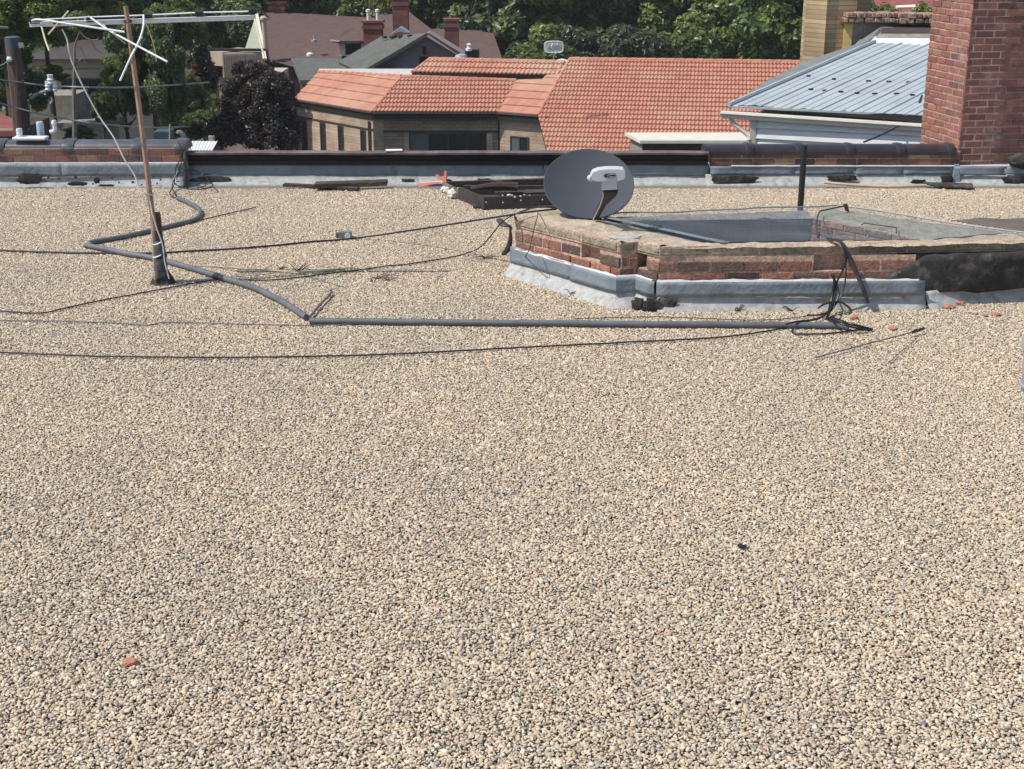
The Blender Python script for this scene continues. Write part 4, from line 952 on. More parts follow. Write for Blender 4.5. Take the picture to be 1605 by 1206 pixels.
# ---------------------------------------------------------------- parapets
def parapet_left():
    t = empty('parapet_wall', (-6.5, 14.4, 0), 'left parapet with red brick courses under grey half-round coping tiles', 'wall')
    mb = MB(); y0, y1 = 14.27, 14.35
    brick_face(mb, (-9.6, y0), (-3.36, y1), .24, .385, (0, -1), bl=.205, bh=.062, pal=DARKB + [(.26, .12, .09), (.22, .10, .08)], seed=3, depth=.25)
    mb.build('brick_courses', M['brick'], t)
    mb = MB(); mb.box((-6.48, 14.45, .11), (6.2, .25, .26)); mb.build('wall_core', M['membrane'], t)
    coping(t, -9.4, -3.33, 14.43, .375, .062, .70, M['glaze'], dy=.013)
    xs = uy(103, 270, 14.3).x
    flashing('flashing', [(-9.6, y0 - .01), (xs, y0 + .03)], .105, .236, t, M['galv'], out=.030, seed=1)
    flashing('flashing', [(xs - .03, y0 + .02), (-3.36, y1 - .01)], .108, .238, t, M['galv'], out=.022, seed=2)
    mb = MB(); pts = [Vector((-9.6 + i * .12, y0 - .028 + i * .12 * .013, .238 + .004 * noise.noise(Vector((i * .9, 0, 0))))) for i in range(53)]
    mb.tube(pts, .009, 6); mb.build('sealant_bead', M['bead'], t, smooth=True)
    cant('felt_skirt', [(-9.6, y0 - .02), (-3.36, y1 - .02)], .13, .09, t, M['membrane'], seed=4)
    for u, v, a, b in ((44, 281, .13, .055), (150, 284, .03, .03), (120, 289, .10, .02), (165, 292, .08, .012)):
        p = uy(u, v, 14.17); blob_patch('tar_patch', (p.x, 14.205, p.z), a, b, t, M['tar'], seed=u, wall=((1, 0, 0), (0, -.9, .4)))
    r = random.Random(5)
    for i in range(26):
        u, v = r.uniform(70, 290), r.uniform(277, 290); p = uy(u, v, 14.18)
        blob_patch('tar_speck', (p.x, 14.19 + (p.z - .03) * .6, p.z), r.uniform(.006, .018), r.uniform(.005, .012), t, M['tar'], h=.004, seed=i, n=10, wall=((1, 0, 0), (0, -.9, .4)))
def parapet_mid():
    t = empty('parapet_wall', (-.6, 14.6, 0), 'long middle parapet with black fascia beam and dented brown metal cap', 'wall')
    x0, x1, y = -3.34, 2.02, 14.50
    mb = MB(); mb.box(((x0 + x1) / 2, y + .15, .09), (x1 - x0, .3, .22)); mb.build('wall_core', M['membrane'], t)
    n = 60; mb = MB(); vs = []
    for i in range(n + 1):
        x = x0 + (x1 - x0) * i / n; w_ = .006 * noise.noise(Vector((x * 2, 1, 0))); 
        for (yy, zz) in ((y - .05, .195), (y - .052 + w_, .24), (y - .035 + w_, .246), (y - .045 - w_, .285), (y - .03, .30), (y + .05, .30), (y + .05, .19)):
            vs.append((x, yy, zz + w_ * .6))
    fs = [(i * 7 + k, (i + 1) * 7 + k, (i + 1) * 7 + (k + 1) % 7, i * 7 + (k + 1) % 7) for i in range(n) for k in range(7)] + [tuple(range(6, -1, -1)), tuple(range(n * 7, n * 7 + 7))]
    mb.add(vs, fs); mb.build('fascia_beam', M['darkwood'], t, smooth=True)
    mb = MB(); vs = []
    for i in range(n + 1):
        x = x0 + (x1 - x0) * i / n; w_ = .010 * noise.noise(Vector((x * 1.7, 4, 0))) + .004 * noise.noise(Vector((x * 9, 4, 0)))
        for (yy, zz) in ((y - .075, .302), (y - .078, .322), (y - .06, .330), (y - .02, .333), (y + .06, .328), (y + .06, .303)):
            vs.append((x, yy + w_ * .5, zz + w_))
    fs = [(i * 6 + k, (i + 1) * 6 + k, (i + 1) * 6 + (k + 1) % 6, i * 6 + (k + 1) % 6) for i in range(n) for k in range(6)] + [tuple(range(5, -1, -1)), tuple(range(n * 6, n * 6 + 6))]
    mb.add(vs, fs); mb.build('metal_cap', M['caprust'], t, smooth=True)
    for a, b in ((x0, -1.2), (-1.22, .35), (.33, 1.15), (1.13, x1 + .02)):
        flashing('flashing', [(a, y), (b, y)], .085, .205, t, M['galv'], out=.022 + .006 * (a > 0), seed=a, wav=.012, ragged=.012)
    cant('felt_skirt', [(x0, y - .02), (x1 + .05, y - .02)], .10, .10, t, M['membrane'], seed=9)
    for u, v, a, b in ((330, 284, .22, .05), (640, 285, .07, .03), (760, 284, .085, .028), (700, 284, .05, .02), (415, 287, .10, .012), (800, 285, .05, .012)):
        p = uy(u, v, 14.44); blob_patch('tar_patch', (p.x, 14.435, p.z), a, b, t, M['tar'], seed=u, wall=((1, 0, 0), (0, -.9, .4)))
    p = uy(617, 238, 14.43); mb = MB(); mb.box((p.x, 14.48, .345), (.17, .10, .008), .1); mb.build('white_scrap', M['white'], t)
def parapet_right():
    t = empty('parapet_wall', (3.3, 14.5, 0), 'right parapet with glossy dark brown half-round coping tiles on weathered brick', 'wall')
    x0, x1, y = 2.06, 4.62, 14.48
    mb = MB(); brick_face(mb, (x0, y), (x1, y), .185, .335, (0, -1), bl=.205, bh=.062, pal=DARKB + [(.40, .27, .17)], seed=8, depth=.3)
    brick_face(mb, (x0, y + .3), (x0, y), .185, .335, (-1, 0), bl=.205, bh=.062, pal=DARKB, seed=9, core=False)
    mb.build('brick_courses', M['brick'], t)
    mb = MB(); mb.box(((x0 + 7.8) / 2, y + .16, .08), (7.8 - x0, .3, .21)); mb.build('wall_core', M['membrane'], t)
    coping(t, 1.98, 4.60, 14.61, .318, .058, .515, M['glaze2'], bell=.09)
    xs = [uy(u, 266, 14.45).x for u in (1115, 1245, 1340, 1418, 1497, 1575, 1700)]
    for i in range(len(xs) - 1):
        gap = .012 if i in (1, 2) else -.01
        flashing('flashing', [(xs[i] + gap, y - .0), (xs[i + 1] - gap, y)], .095 + .008 * (i % 2), .182, t, M['galv'], out=.03 if i < 4 else .05, seed=i, wav=.006)
    mb = MB(); pts = [Vector((x0 + .2 + i * .1, y - .03, .186 + .005 * noise.noise(Vector((i * .9, 3, 0))))) for i in range(34)]; mb.tube(pts, .009, 6); mb.build('sealant_bead', M['bead'], t, smooth=True)
    cant('felt_skirt', [(x0 - .06, y - .02), (7.6, y - .02)], .10, .10, t, M['membrane'], seed=12)
    for u, v, a, b in ((1150, 283, .23, .055), (1322, 280, .16, .035), (1485, 282, .07, .05), (1590, 283, .12, .05), (1440, 285, .08, .02)):
        p = uy(u, v, 14.40); blob_patch('tar_patch', (p.x, 14.405, p.z), a, b, t, M['tar'], seed=u, h=.02, wall=((1, 0, 0), (0, -.9, .4)))
    p = uz(1500, 283, .05)
    mb = MB(); mb.prism([(p.x - .04, 14.40, .0), (p.x + .05, 14.40, .0), (p.x + .03, 14.44, .21), (p.x - .02, 14.44, .21)], (0, .05, 0)); mb.build('corner_flashing', M['galv'], t, bevel=.008)
parapet_left(); parapet_mid(); parapet_right()

def chimney_main():
    th = R(10); A = Vector((uy(1500, 262, 14.5).x, 14.5, 0)); d1 = Vector((math.cos(th), math.sin(th), 0)); d2 = Vector((-math.sin(th), math.cos(th), 0))
    t = empty('brick_chimney', (A.x + .7, A.y + .5, .2), 'large red brick chimney rising behind the right parapet', 'chimney')
    pal = [(.33, .135, .09), (.28, .11, .08), (.36, .155, .11), (.25, .105, .08), (.31, .13, .10), (.28, .115, .085), (.33, .14, .10), (.22, .095, .08), (.29, .12, .09), (.34, .15, .10), (.30, .125, .09), (.38, .20, .13)]
    mb = MB(); B = A + d1 * 1.75; D = A + d2 * .88; E_ = B + d2 * .88
    brick_face(mb, A, B, .02, 3.1, -d2, bl=.190, bh=.057, pal=[tuple(q * k_ for q, k_ in zip(c_, (.72, .78, .9))) for c_ in pal[:-1]], j=.012, mortar=(.40, .28, .25), seed=21, depth=.4, off=.2)  # front bricks and mortar darkened, putting this face's shade into the colour
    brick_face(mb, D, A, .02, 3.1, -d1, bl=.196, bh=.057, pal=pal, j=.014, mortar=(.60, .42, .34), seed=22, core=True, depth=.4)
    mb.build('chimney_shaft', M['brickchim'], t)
    mb = MB(); mb.prism([A + d2 * .02 + d1 * .02, B - d1 * .02, E_, D + d1 * .02], (0, 0, 3.09)); mb.build('chimney_core', M['brickbit'], t)
    p = uy(1597, 250, 14.45)
    mb = MB(); bm = bmesh.new(); bmesh.ops.create_icosphere(bm, subdivisions=3, radius=1)
    for v in bm.verts: v.co = Vector((v.co.x * .17, v.co.y * .10, v.co.z * .085)) * (1 + .25 * noise.noise(v.co * 3)) + Vector((p.x + .06, 14.42, p.z - .01))
    mb.add([v.co for v in bm.verts], [[q.index for q in f.verts] for f in bm.faces]); bm.free()
    o = mb.build('tar_lump', M['tar'], None, smooth=True); tag(o, 'lumpy black tar mound against the foot of the large red chimney', 'tar lump')
chimney_main()

# ---------------------------------------------------------------- light well curb
ZT = .45
def V2(u, v, z=ZT): p = uz(u, v, z); return Vector((p.x, p.y, 0))
cA, cB, cC, cD = V2(808, 340), V2(974, 381), V2(1000, 379), V2(1035, 387)
cE = Vector((3.95, 9.75, 0)); cF = V2(1300, 326); cG = V2(870, 326); cH = V2(945, 341); cI = V2(1265, 329); cA2 = V2(812, 328)
iA, iB, iC, iD = V2(950, 344), V2(1110, 381.5), V2(1450, 375.5), V2(1271, 340)
cM = Vector((2.95, 9.60, 0))
def curb():
    t = empty('light_well_curb', (2.0, 10.1, 0), 'low red brick curb with mortar-washed top around the screened light well', 'curb')
    zf = .185
    mb = MB(); kw = dict(bl=.200, bh=.066, j=.015, pal=CURB, mortar=(.58, .40, .30), rough=.010, proud=.003)
    sk1 = lambda row, x: (row == 1 and (abs(x - .28) < .07 or abs(x - .88) < .07))
    brick_face(mb, cA, cB, zf, ZT - .075, (-.8, -.6), seed=31, depth=.27, skip=sk1, **kw)
    brick_face(mb, cB, cC, zf, ZT - .075, (0.1, -1), seed=32, depth=.2, **{**kw, 'bl': .10})
    brick_face(mb, cC, cD, zf, ZT - .075, (-.8, -.6), seed=33, depth=.2, skip=lambda r_, x: r_ == 1 and x < .1, **kw)
    sk2 = lambda row, x: (row == 1 and (1.09 < x < 1.25 or 1.72 < x < 1.95))
    brick_face(mb, cD, cM, zf, ZT - .075, (0.03, -1), seed=34, depth=.2, skip=sk2, **{**kw, 'bl': .225})
    brick_face(mb, cF, cE, 0, ZT - .02, (.6, .8), seed=35, depth=.15, **kw)
    brick_face(mb, cI, cH, 0, ZT - .02, (0, 1), seed=36, depth=.12, **kw)
    mb.build('brick_courses', M['brickcurb'], t)
    # top course under a mortar wash
    mb = MB(); kw2 = dict(kw); kw2.update(pal=[(.36, .31, .22), (.31, .265, .195), (.40, .33, .24), (.26, .225, .17)], mortar=(.56, .40, .30), bh=.057, j=.022, rough=.010, ch=.009)
    for a, b, n_, s_, bl in ((cA, cB, (-.8, -.6), 41, .36), (cB, cC, (.1, -1), 42, .11), (cC, cD, (-.8, -.6), 43, .2), (cD, cE, (.03, -1), 44, .33)):
        k = dict(kw2); k['bl'] = bl; o_ = Vector((*n_, 0)).normalized() * .008
        brick_face(mb, a + o_, b + o_, ZT - .076, ZT - .001, n_, seed=s_, depth=.08, **k)
    mb.build('brick_coping', M['brickcurb'], t)
    # top surface, bumpy mortar
    mb = MB()
    def topquad(P, n=22, m_=8, col=(.49, .40, .285)):
        a, b, c, d = P; vs = []
        for i in range(n + 1):
            for j in range(m_ + 1):
                p = a.lerp(b, i / n).lerp(d.lerp(c, i / n), j / m_)
                e = .010 * noise.noise(p * 7) + .009 * noise.noise(p * 18) - (.012 if j in (0, m_) else 0)
                vs.append((p.x, p.y, ZT + e))
        k = noise.noise(a * 3)
        mb.add(vs, [(i * (m_ + 1) + j, (i + 1) * (m_ + 1) + j, (i + 1) * (m_ + 1) + j + 1, i * (m_ + 1) + j + 1) for i in range(n) for j in range(m_)], col)
    topquad((cA, cB, iA.lerp(iB, .72), cG.lerp(cH, .3)))
    topquad((cB, cC, iA.lerp(iB, .85), iA.lerp(iB, .72)), 6)
    topquad((cC, cD, iB, iA.lerp(iB, .85)), 8)
    topquad((cD, cM, iC, iB), 50)
    topquad((cM, cE, cE + Vector((-.3, .25, 0)), iC), 16)
    topquad((cA2, cA, cG.lerp(cH, .3), cG), 8)
    topquad((cG.lerp(cH, .3), iA, iA, cH), 8)
    topquad((iD, iC, cE + Vector((-.3, .25, 0)), cF), 30, 8, (.31, .295, .235))
    topquad((iA, iD, cI, cH), 40, 8, (.22, .225, .21))
    o = mb.build('mortar_top', M['mortarcap'], t, smooth=True)
    # inner faces
    mb = MB()
    brick_face(mb, iD, iC, .03, ZT - .01, Vector((iC - iD).cross(Vector((0, 0, -1)))) * -1, bl=.205, bh=.06, j=.012, pal=[(.26, .15, .13), (.30, .19, .16), (.22, .14, .12)], mortar=(.42, .36, .31), seed=51, depth=.1)
    mb.build('inner_brick_face', M['brickcurb'], t)
    mb = MB()
    for a, b in ((iA, iD), (iB, iA), (iC, iB)):
        n_ = (b - a).cross(Vector((0, 0, 1))).normalized()
        mb.prism([(a.x, a.y, .03), (b.x, b.y, .03), (b.x, b.y, ZT - .012), (a.x, a.y, ZT - .012)], n_ * -.0 + n_ * .02)
    mb.build('shaft_lining', M['stoneshaft'], t)
    mb = MB(); mb.prism([(p.x, p.y, .015) for p in (iA, iB, iC, iD)], (0, 0, .015)); mb.build('shaft_floor', M['stoneshaft'], t)
    # sheet metal strip on the inner left edge
    mb = MB(); n_ = Vector((-.8, -.6, 0))
    for o_, zz, w_ in ((.0, .004, .016), (.035, .010, .008)):
        a, b = cH + Vector((.02, -.03, 0)) + n_ * o_, iB + Vector((.12, -.02, 0)) + n_ * o_
        mb.prism([(a.x, a.y, ZT + zz), (b.x, b.y, ZT + zz), (b.x + .028, b.y + w_, ZT + zz), (a.x + .028, a.y + w_, ZT + zz)], (0, 0, .006))
    mb.build('metal_strip', M['galv'], t)
    # grey patch on the wash
    p = uz(978, 373, ZT); blob_patch('wash_patch', (p.x, p.y, ZT + .006), .11, .06, t, M['membrane'], h=.006, seed=5)
    # flashing around
    off = lambda p, x, y: Vector((p.x + x, p.y + y, 0))
    ring = [off(cA, -.03, -.0), off(cB, -.03, -.03), off(cC, -.01, -.035), off(cD, -.02, -.04), Vector((2.88, 9.53, 0))]
    flashing('flashing', [ring[0], ring[0].lerp(ring[1], .62)], .105, .222, t, M['galv'], out=.014, seed=61, wav=.008)
    flashing('flashing', [ring[0].lerp(ring[1], .60), ring[1], ring[2], ring[3]], .105, .215, t, M['galv'], out=.026, seed=62, wav=.008)
    flashing('flashing', [ring[3] + Vector((-.005, 0, 0)), ring[4]], .108, .212, t, M['galv'], out=.022, seed=63, wav=.006)
    for pts_ in ((ring[0], ring[1], ring[2], ring[3]), (ring[3], ring[4])):
        mb = MB(); q = []
        for a, b in zip(pts_[:-1], pts_[1:]):
            k = max(2, int((b - a).length / .04)); q += [a.lerp(b, i / k) + Vector((noise.noise(a.lerp(b, i / k) * 20) * .006, -.004, .209 + .008 * noise.noise(a.lerp(b, i / k) * 14))) for i in range(k)]
        mb.tube(q, [.014 + .006 * noise.noise(p * 17) for p in q], 6); mb.build('sealant_bead', M['bead'], t, smooth=True)
    fl = [off(cA, -.0, .1), ring[0], ring[1], ring[2], ring[3], Vector((2.9, 9.55, 0)), Vector((3.9, 9.80, 0))]
    cant('felt_skirt', fl[1:5], .125, .11, t, M['membrane'], seed=70)
    cant('felt_skirt', fl[4:6], .12, .07, t, M['membrane'], seed=71)
    cant('felt_skirt', [fl[5], Vector((3.3, 9.72, 0)), fl[6]], .125, .08, t, M['membrane'], seed=72)
    # black felt on the right of the front face
    mb = MB(); vs = []; n = 40
    for i in range(n + 1):
        q = i / n; x = 2.62 + (3.95 - 2.62) * q
        yb = 9.555 + .20 * max(0, q - .1); yt = 9.590 + .075 * q
        zt = (.21 + .16 * min(1, max(0, (q - .01) * 5.5))) + .02 * noise.noise(Vector((q * 9, 0, 0))); zt = min(zt, .378)
        for k in range(6):
            s_ = k / 5; p_ = Vector((x, 0, s_ * 2))
            vs.append((x + .02 * noise.noise(Vector((k * 1.3, 5, 0))) * (i == 0), yb + (yt - yb) * s_ - .010 * noise.noise(Vector((x * 7, s_ * 3, 3))), .10 + .018 * q + (zt - .10) * s_))
    mb.add(vs, [(i * 6 + k, (i + 1) * 6 + k, (i + 1) * 6 + k + 1, i * 6 + k + 1) for i in range(n) for k in range(5)])
    o = mb.build('black_felt', M['tar'], t, smooth=True); s_ = o.modifiers.new('s', 'SOLIDIFY'); s_.thickness = .006; s_.offset = 1
    mb = MB(); mb.prism([(2.7, 9.62, .0), (3.9, 9.85, 0), (3.9, 9.66, .375), (2.7, 9.6, .375)], (0, .12, 0)); mb.build('felt_backing', M['tar'], t)
    # tar smears at the foot of the front-left corner
    for u, v, a, b, s_ in ((958, 461, .045, .05, 1), (972, 467, .05, .05, 2), (1000, 478, .045, .045, 3), (1022, 480, .06, .05, 5), (1045, 479, .07, .05, 6), (910, 447, .03, .05, 4), (1003, 468, .05, .03, 8)):
        p = uz(u, v, .05); w_ = ((.8, -1, 0), (-.7, -.55, .5)) if u < 975 else ((1, 0, 0), (0, -.85, .5))
        blob_patch('tar_patch', (p.x, p.y + .012, .052), a, b, t, M['tar'], h=.012, seed=s_ + 10, wall=w_)
    # end rag of membrane at the far left corner
    mb = MB(); p = uz(797, 345, .30)
    mb.tube([uz(783, 345, .33), uz(789, 352, .33), uz(799, 355, .32), uz(800, 362, .26), uz(800, 378, .14), uz(795, 392, .06), uz(787, 400, .01)], [.03, .035, .02, .012, .02, .025, .012], 8, 4, ell=.5)
    mb.build('torn_felt_edge', M['boxmetal'], t, smooth=True)
    return t
CT = curb()

def screen():
    t = MB(); P00, P10, P11, P01 = cH + Vector((0, 0, 0)), iB + Vector((.05, -.05, 0)), cE + Vector((-.15, -.02, 0)), cF + Vector((.05, -.02, 0))
    def pt(s_, q):
        p = P00.lerp(P01, s_).lerp(P10.lerp(P11, s_), q)
        z = ZT + .020 + .014 * noise.noise(Vector((s_ * 5, q * 2.5, 0))) - .02 * math.sin(math.pi * min(1, max(0, q))) * math.sin(math.pi * s_)
        return Vector((p.x, p.y, z))
    nu, nv = 70, 22
    for i in range(nu + 1):
        t.tube([pt(i / nu, j / 10) for j in range(11)], .0007, 3, caps=False)
    for j in range(nv + 1):
        t.tube([pt(i / 30, j / nv) for i in range(31)], .0007, 3, caps=False)
    o = t.build('wire_screen', M['netting'], None); tag(o, 'fine grey wire mesh screen laid over the brick light well', 'screen')
    fr = MB()
    for a, b in (((0, 0), (1, 0)), ((1, 0), (1, 1))):
        fr.tube([pt(a[0] + (b[0] - a[0]) * k / 12, a[1] + (b[1] - a[1]) * k / 12) + Vector((0, 0, .004)) for k in range(13)], .006, 5)
    # wires lying on the screen
    f = fr.build('screen_edge_wire', M['netting'], o)
    f.location = -o.location; f.data.transform(Matrix.Translation(o.matrix_basis.translation * 0)); 
    me = f.data; f.location = (0, 0, 0); me.transform(Matrix.Identity(4))
    return o
sc_ = screen()
def loose(name, pts, r, m, label, cat, sm=5, ji=.0, n=8, group=None, ell=1.0, seed=0):
    mb = MB(); P = jit(pts, ji, seed, sm) if ji else pts
    mb.tube(P, r, n, 0 if ji else sm, ell=ell); o = mb.build(name, m, None, smooth=True); return tag(o, label, cat, group)
loose('bent_wire', [uz(1282, 372, ZT + .03), uz(1280, 352, ZT + .04), uz(1284, 333, ZT + .05), uz(1296, 329, ZT + .05), uz(1322, 323.5, ZT + .06)], .006, M['boxmetal'], 'thin bent rusty wire rising from the far right corner of the mesh screen', 'wire', 4)
mbx = MB(); p = uz(1326, 327, ZT + .04); mbx.prism([p + Vector((-.02, 0, .03)), p + Vector((.01, 0, .035)), p + Vector((.03, 0, -.03)), p + Vector((0, 0, -.02))], (0, .03, 0)); o = mbx.build('wire_clip', M['darkrust'], None, bevel=.003); tag(o, 'small rusty clip at the tip of the bent wire on the screen', 'clip')
loose('loose_wire', [uz(1405, 366, ZT + .03), uz(1405, 357, ZT + .03), uz(1383, 354, ZT + .03), uz(1355, 350, ZT + .03), uz(1350, 353, ZT + .03)], .004, M['boxmetal'], 'short dark kinked wire lying on the mesh screen over the inner brick', 'wire', 1)

# ---------------------------------------------------------------- vent post behind the light well
def post():
    b = uz(1253, 350, 0); x = b.x; y = b.y
    o = empty('vent_pipe', (x, y, 0), 'tall slim black pipe standing behind the mesh screen', 'pipe')
    top = uy(1253, 229, y).z
    mb = MB(); mb.lathe((x, y, 0), [(.027, 0), (.027, top - .01), (.024, top), (.021, top), (.021, top - .03)], 20); mb.build('pipe_shaft', M['blackmetal'], o, smooth=True)
    mb = MB(); mb.lathe((x, y, 0), [(.11, 0.005), (.08, .02), (.04, .08), (.030, .12)], 20); mb.build('boot', M['galv'], o, smooth=True)
post()

# ---------------------------------------------------------------- satellite dish
def dish():
    b = uy(925, 342, 10.42); e = R(50); L = .68
    up = Vector((0, math.sin(e), math.cos(e))); nrm = Vector((0, -math.cos(e), math.sin(e))); X = Vector((1, 0, 0))
    c = b + up * L / 2; W = .343
    t = empty('satellite_dish', (b.x, b.y + .1, ZT), 'round dark grey satellite dish on the left end of the brick curb', 'satellite dish')
    mb = MB(); n = 48; rings = []; K = 10
    def pt(r, a, o): 
        sag = .075 * (1 - r * r)
        return c + X * (W * r * math.cos(a)) + up * (L / 2 * r * math.sin(a)) - nrm * (sag + o)
    vs = []; prof = [(k / K, 0) for k in range(1, K + 1)] + [(1.012, .004), (1.012, .014), (1.0, .016)] + [(k / K, .008) for k in range(K - 1, 0, -1)]
    for r, o in prof:
        for k in range(n): vs.append(pt(r, 2 * math.pi * k / n, o))
    fs = [(i * n + k, i * n + (k + 1) % n, (i + 1) * n + (k + 1) % n, (i + 1) * n + k) for i in range(len(prof) - 1) for k in range(n)]
    fs += [tuple(range(n - 1, -1, -1)), tuple(range((len(prof) - 1) * n, len(prof) * n))]
    mb.add(vs, fs); mb.build('reflector', M['dish'], t, smooth=True)
    # mast and bracket behind
    mb = MB(); back = c - nrm * .125; mb.box(back, (.16, .05, .22), M=Matrix.Rotation(-e, 3, 'X')); 
    mb.tube([back - nrm * .02, back + Vector((0, .10, -.06)), Vector((b.x, back.y + .12, ZT - .0))], .021, 12, 4)
    mb.box((b.x, back.y + .12, ZT + .012), (.14, .14, .012)); mb.build('mount', M['blackmetal'], t, bevel=.003)
    # arm; shade of its underside is put into the dark colour
    y1, y2 = 10.38, 10.00
    a0, a1 = uy(934, 341, y1), uy(946, 318, 10.18); a2 = uy(957, 298, y2)
    def quad(cn, w, h): return [cn + Vector((-w, 0, -h * .4)), cn + Vector((w, 0, -h * .4)), cn + Vector((w, h * .6, h * .4)), cn + Vector((-w, h * .6, h * .4))]
    mb = MB(); g = [quad(a0, .017, .04), quad(a1, .021, .045), quad(uy(956, 304, 10.03), .046, .045), quad(a2, .054, .045)]
    mb.add([p for q in g for p in q], [(i * 4 + k, i * 4 + (k + 1) % 4, (i + 1) * 4 + (k + 1) % 4, (i + 1) * 4 + k) for i in range(3) for k in range(4)] + [(3, 2, 1, 0), (12, 13, 14, 15)])
    mb.build('feed_arm', M['arm'], t, bevel=.003)
    mb = MB(); q = [p[0] + Vector((-.003, -.004, 0)) for p in g]
    mb.tube(q, .005, 6); mb.build('arm_lit_edge', M['lnb'], t, smooth=True)  # pale tube stands for the sunlit left edge of the arm
    # LNB housing: T shape
    yy = 9.98; s_ = uy(957, 281, yy)
    mb = MB(); A = [uy(u, v, yy) for u, v in ((943, 299), (968, 298), (967, 283), (966, 270), (944, 270), (944, 284))]
    mb.prism(A, (0, .05, .012)); mb.build('bracket_plate', M['lnb'], t, bevel=.006)
    mb = MB(); A = [uy(u, v, yy - .012) for u, v in ((927, 283), (925.5, 276), (929, 270), (938, 266.5), (952, 265), (968, 265), (977, 266), (980.5, 270), (980.5, 280), (977, 283), (968, 285), (955, 285), (943, 286), (932, 285))]
    mb.prism(A, (0, .06, .012)); mb.build('feed_housing', M['lnb'], t, bevel=.006)
    mb = MB(); cc = uy(926, 279.5, yy + .01); mb.lathe(cc, [(.020, -.02), (.024, -.012), (.024, .012), (.020, .02)], 16, M=Matrix.Rotation(R(90), 3, 'X') @ Matrix.Rotation(R(25), 3, 'Y')); mb.build('feed_cap', M['lnb'], t, smooth=True)
    # emblem and lettering
    emb = uy(949.5, 275.5, yy - .016)
    mb = MB()
    for dx, sx in ((-.010, .5), (0, 1), (.009, .8)):
        mb.prism([emb + Vector((dx - .011 * sx, 0, -.004)), emb + Vector((dx - .002, 0, -.016 * sx)), emb + Vector((dx + .008 * sx, 0, -.012 * sx)), emb + Vector((dx + .001, 0, -.001)),
                  emb + Vector((dx + .009 * sx, 0, .012 * sx)), emb + Vector((dx, 0, .015 * sx)), emb + Vector((dx - .004, 0, .004))], (0, -.002, 0))
    mb.build('emblem', M['black'], t)
    fr = uy(959, 275.7, yy - .015)
    mb = MB()
    for q in (-.0155, .0155): mb.box(fr + Vector((0, 0, q)), (.052, .002, .002))
    for q in (-.026, .026): mb.box(fr + Vector((q, 0, 0)), (.002, .002, .033))
    mb.build('emblem_frame', M['black'], t)
    cu = bpy.data.curves.new('feed_lettering', 'FONT'); cu.body = 'JAMB'; cu.size = .021; cu.extrude = .0008; cu.align_x = 'CENTER'; cu.align_y = 'CENTER'; cu.offset = .0006
    tmp = bpy.data.objects.new('tmp', cu); C.objects.link(tmp); dg = bpy.context.evaluated_depsgraph_get()
    me = bpy.data.meshes.new_from_object(tmp.evaluated_get(dg)); bpy.data.objects.remove(tmp)
    me.materials.clear(); me.materials.append(M['black']); me.transform(Matrix.Rotation(R(90), 4, 'X'))
    o = bpy.data.objects.new('feed_lettering', me); C.objects.link(o); o.parent = t; o.location = fr - t.location + Vector((0, -.002, 0))
dish()

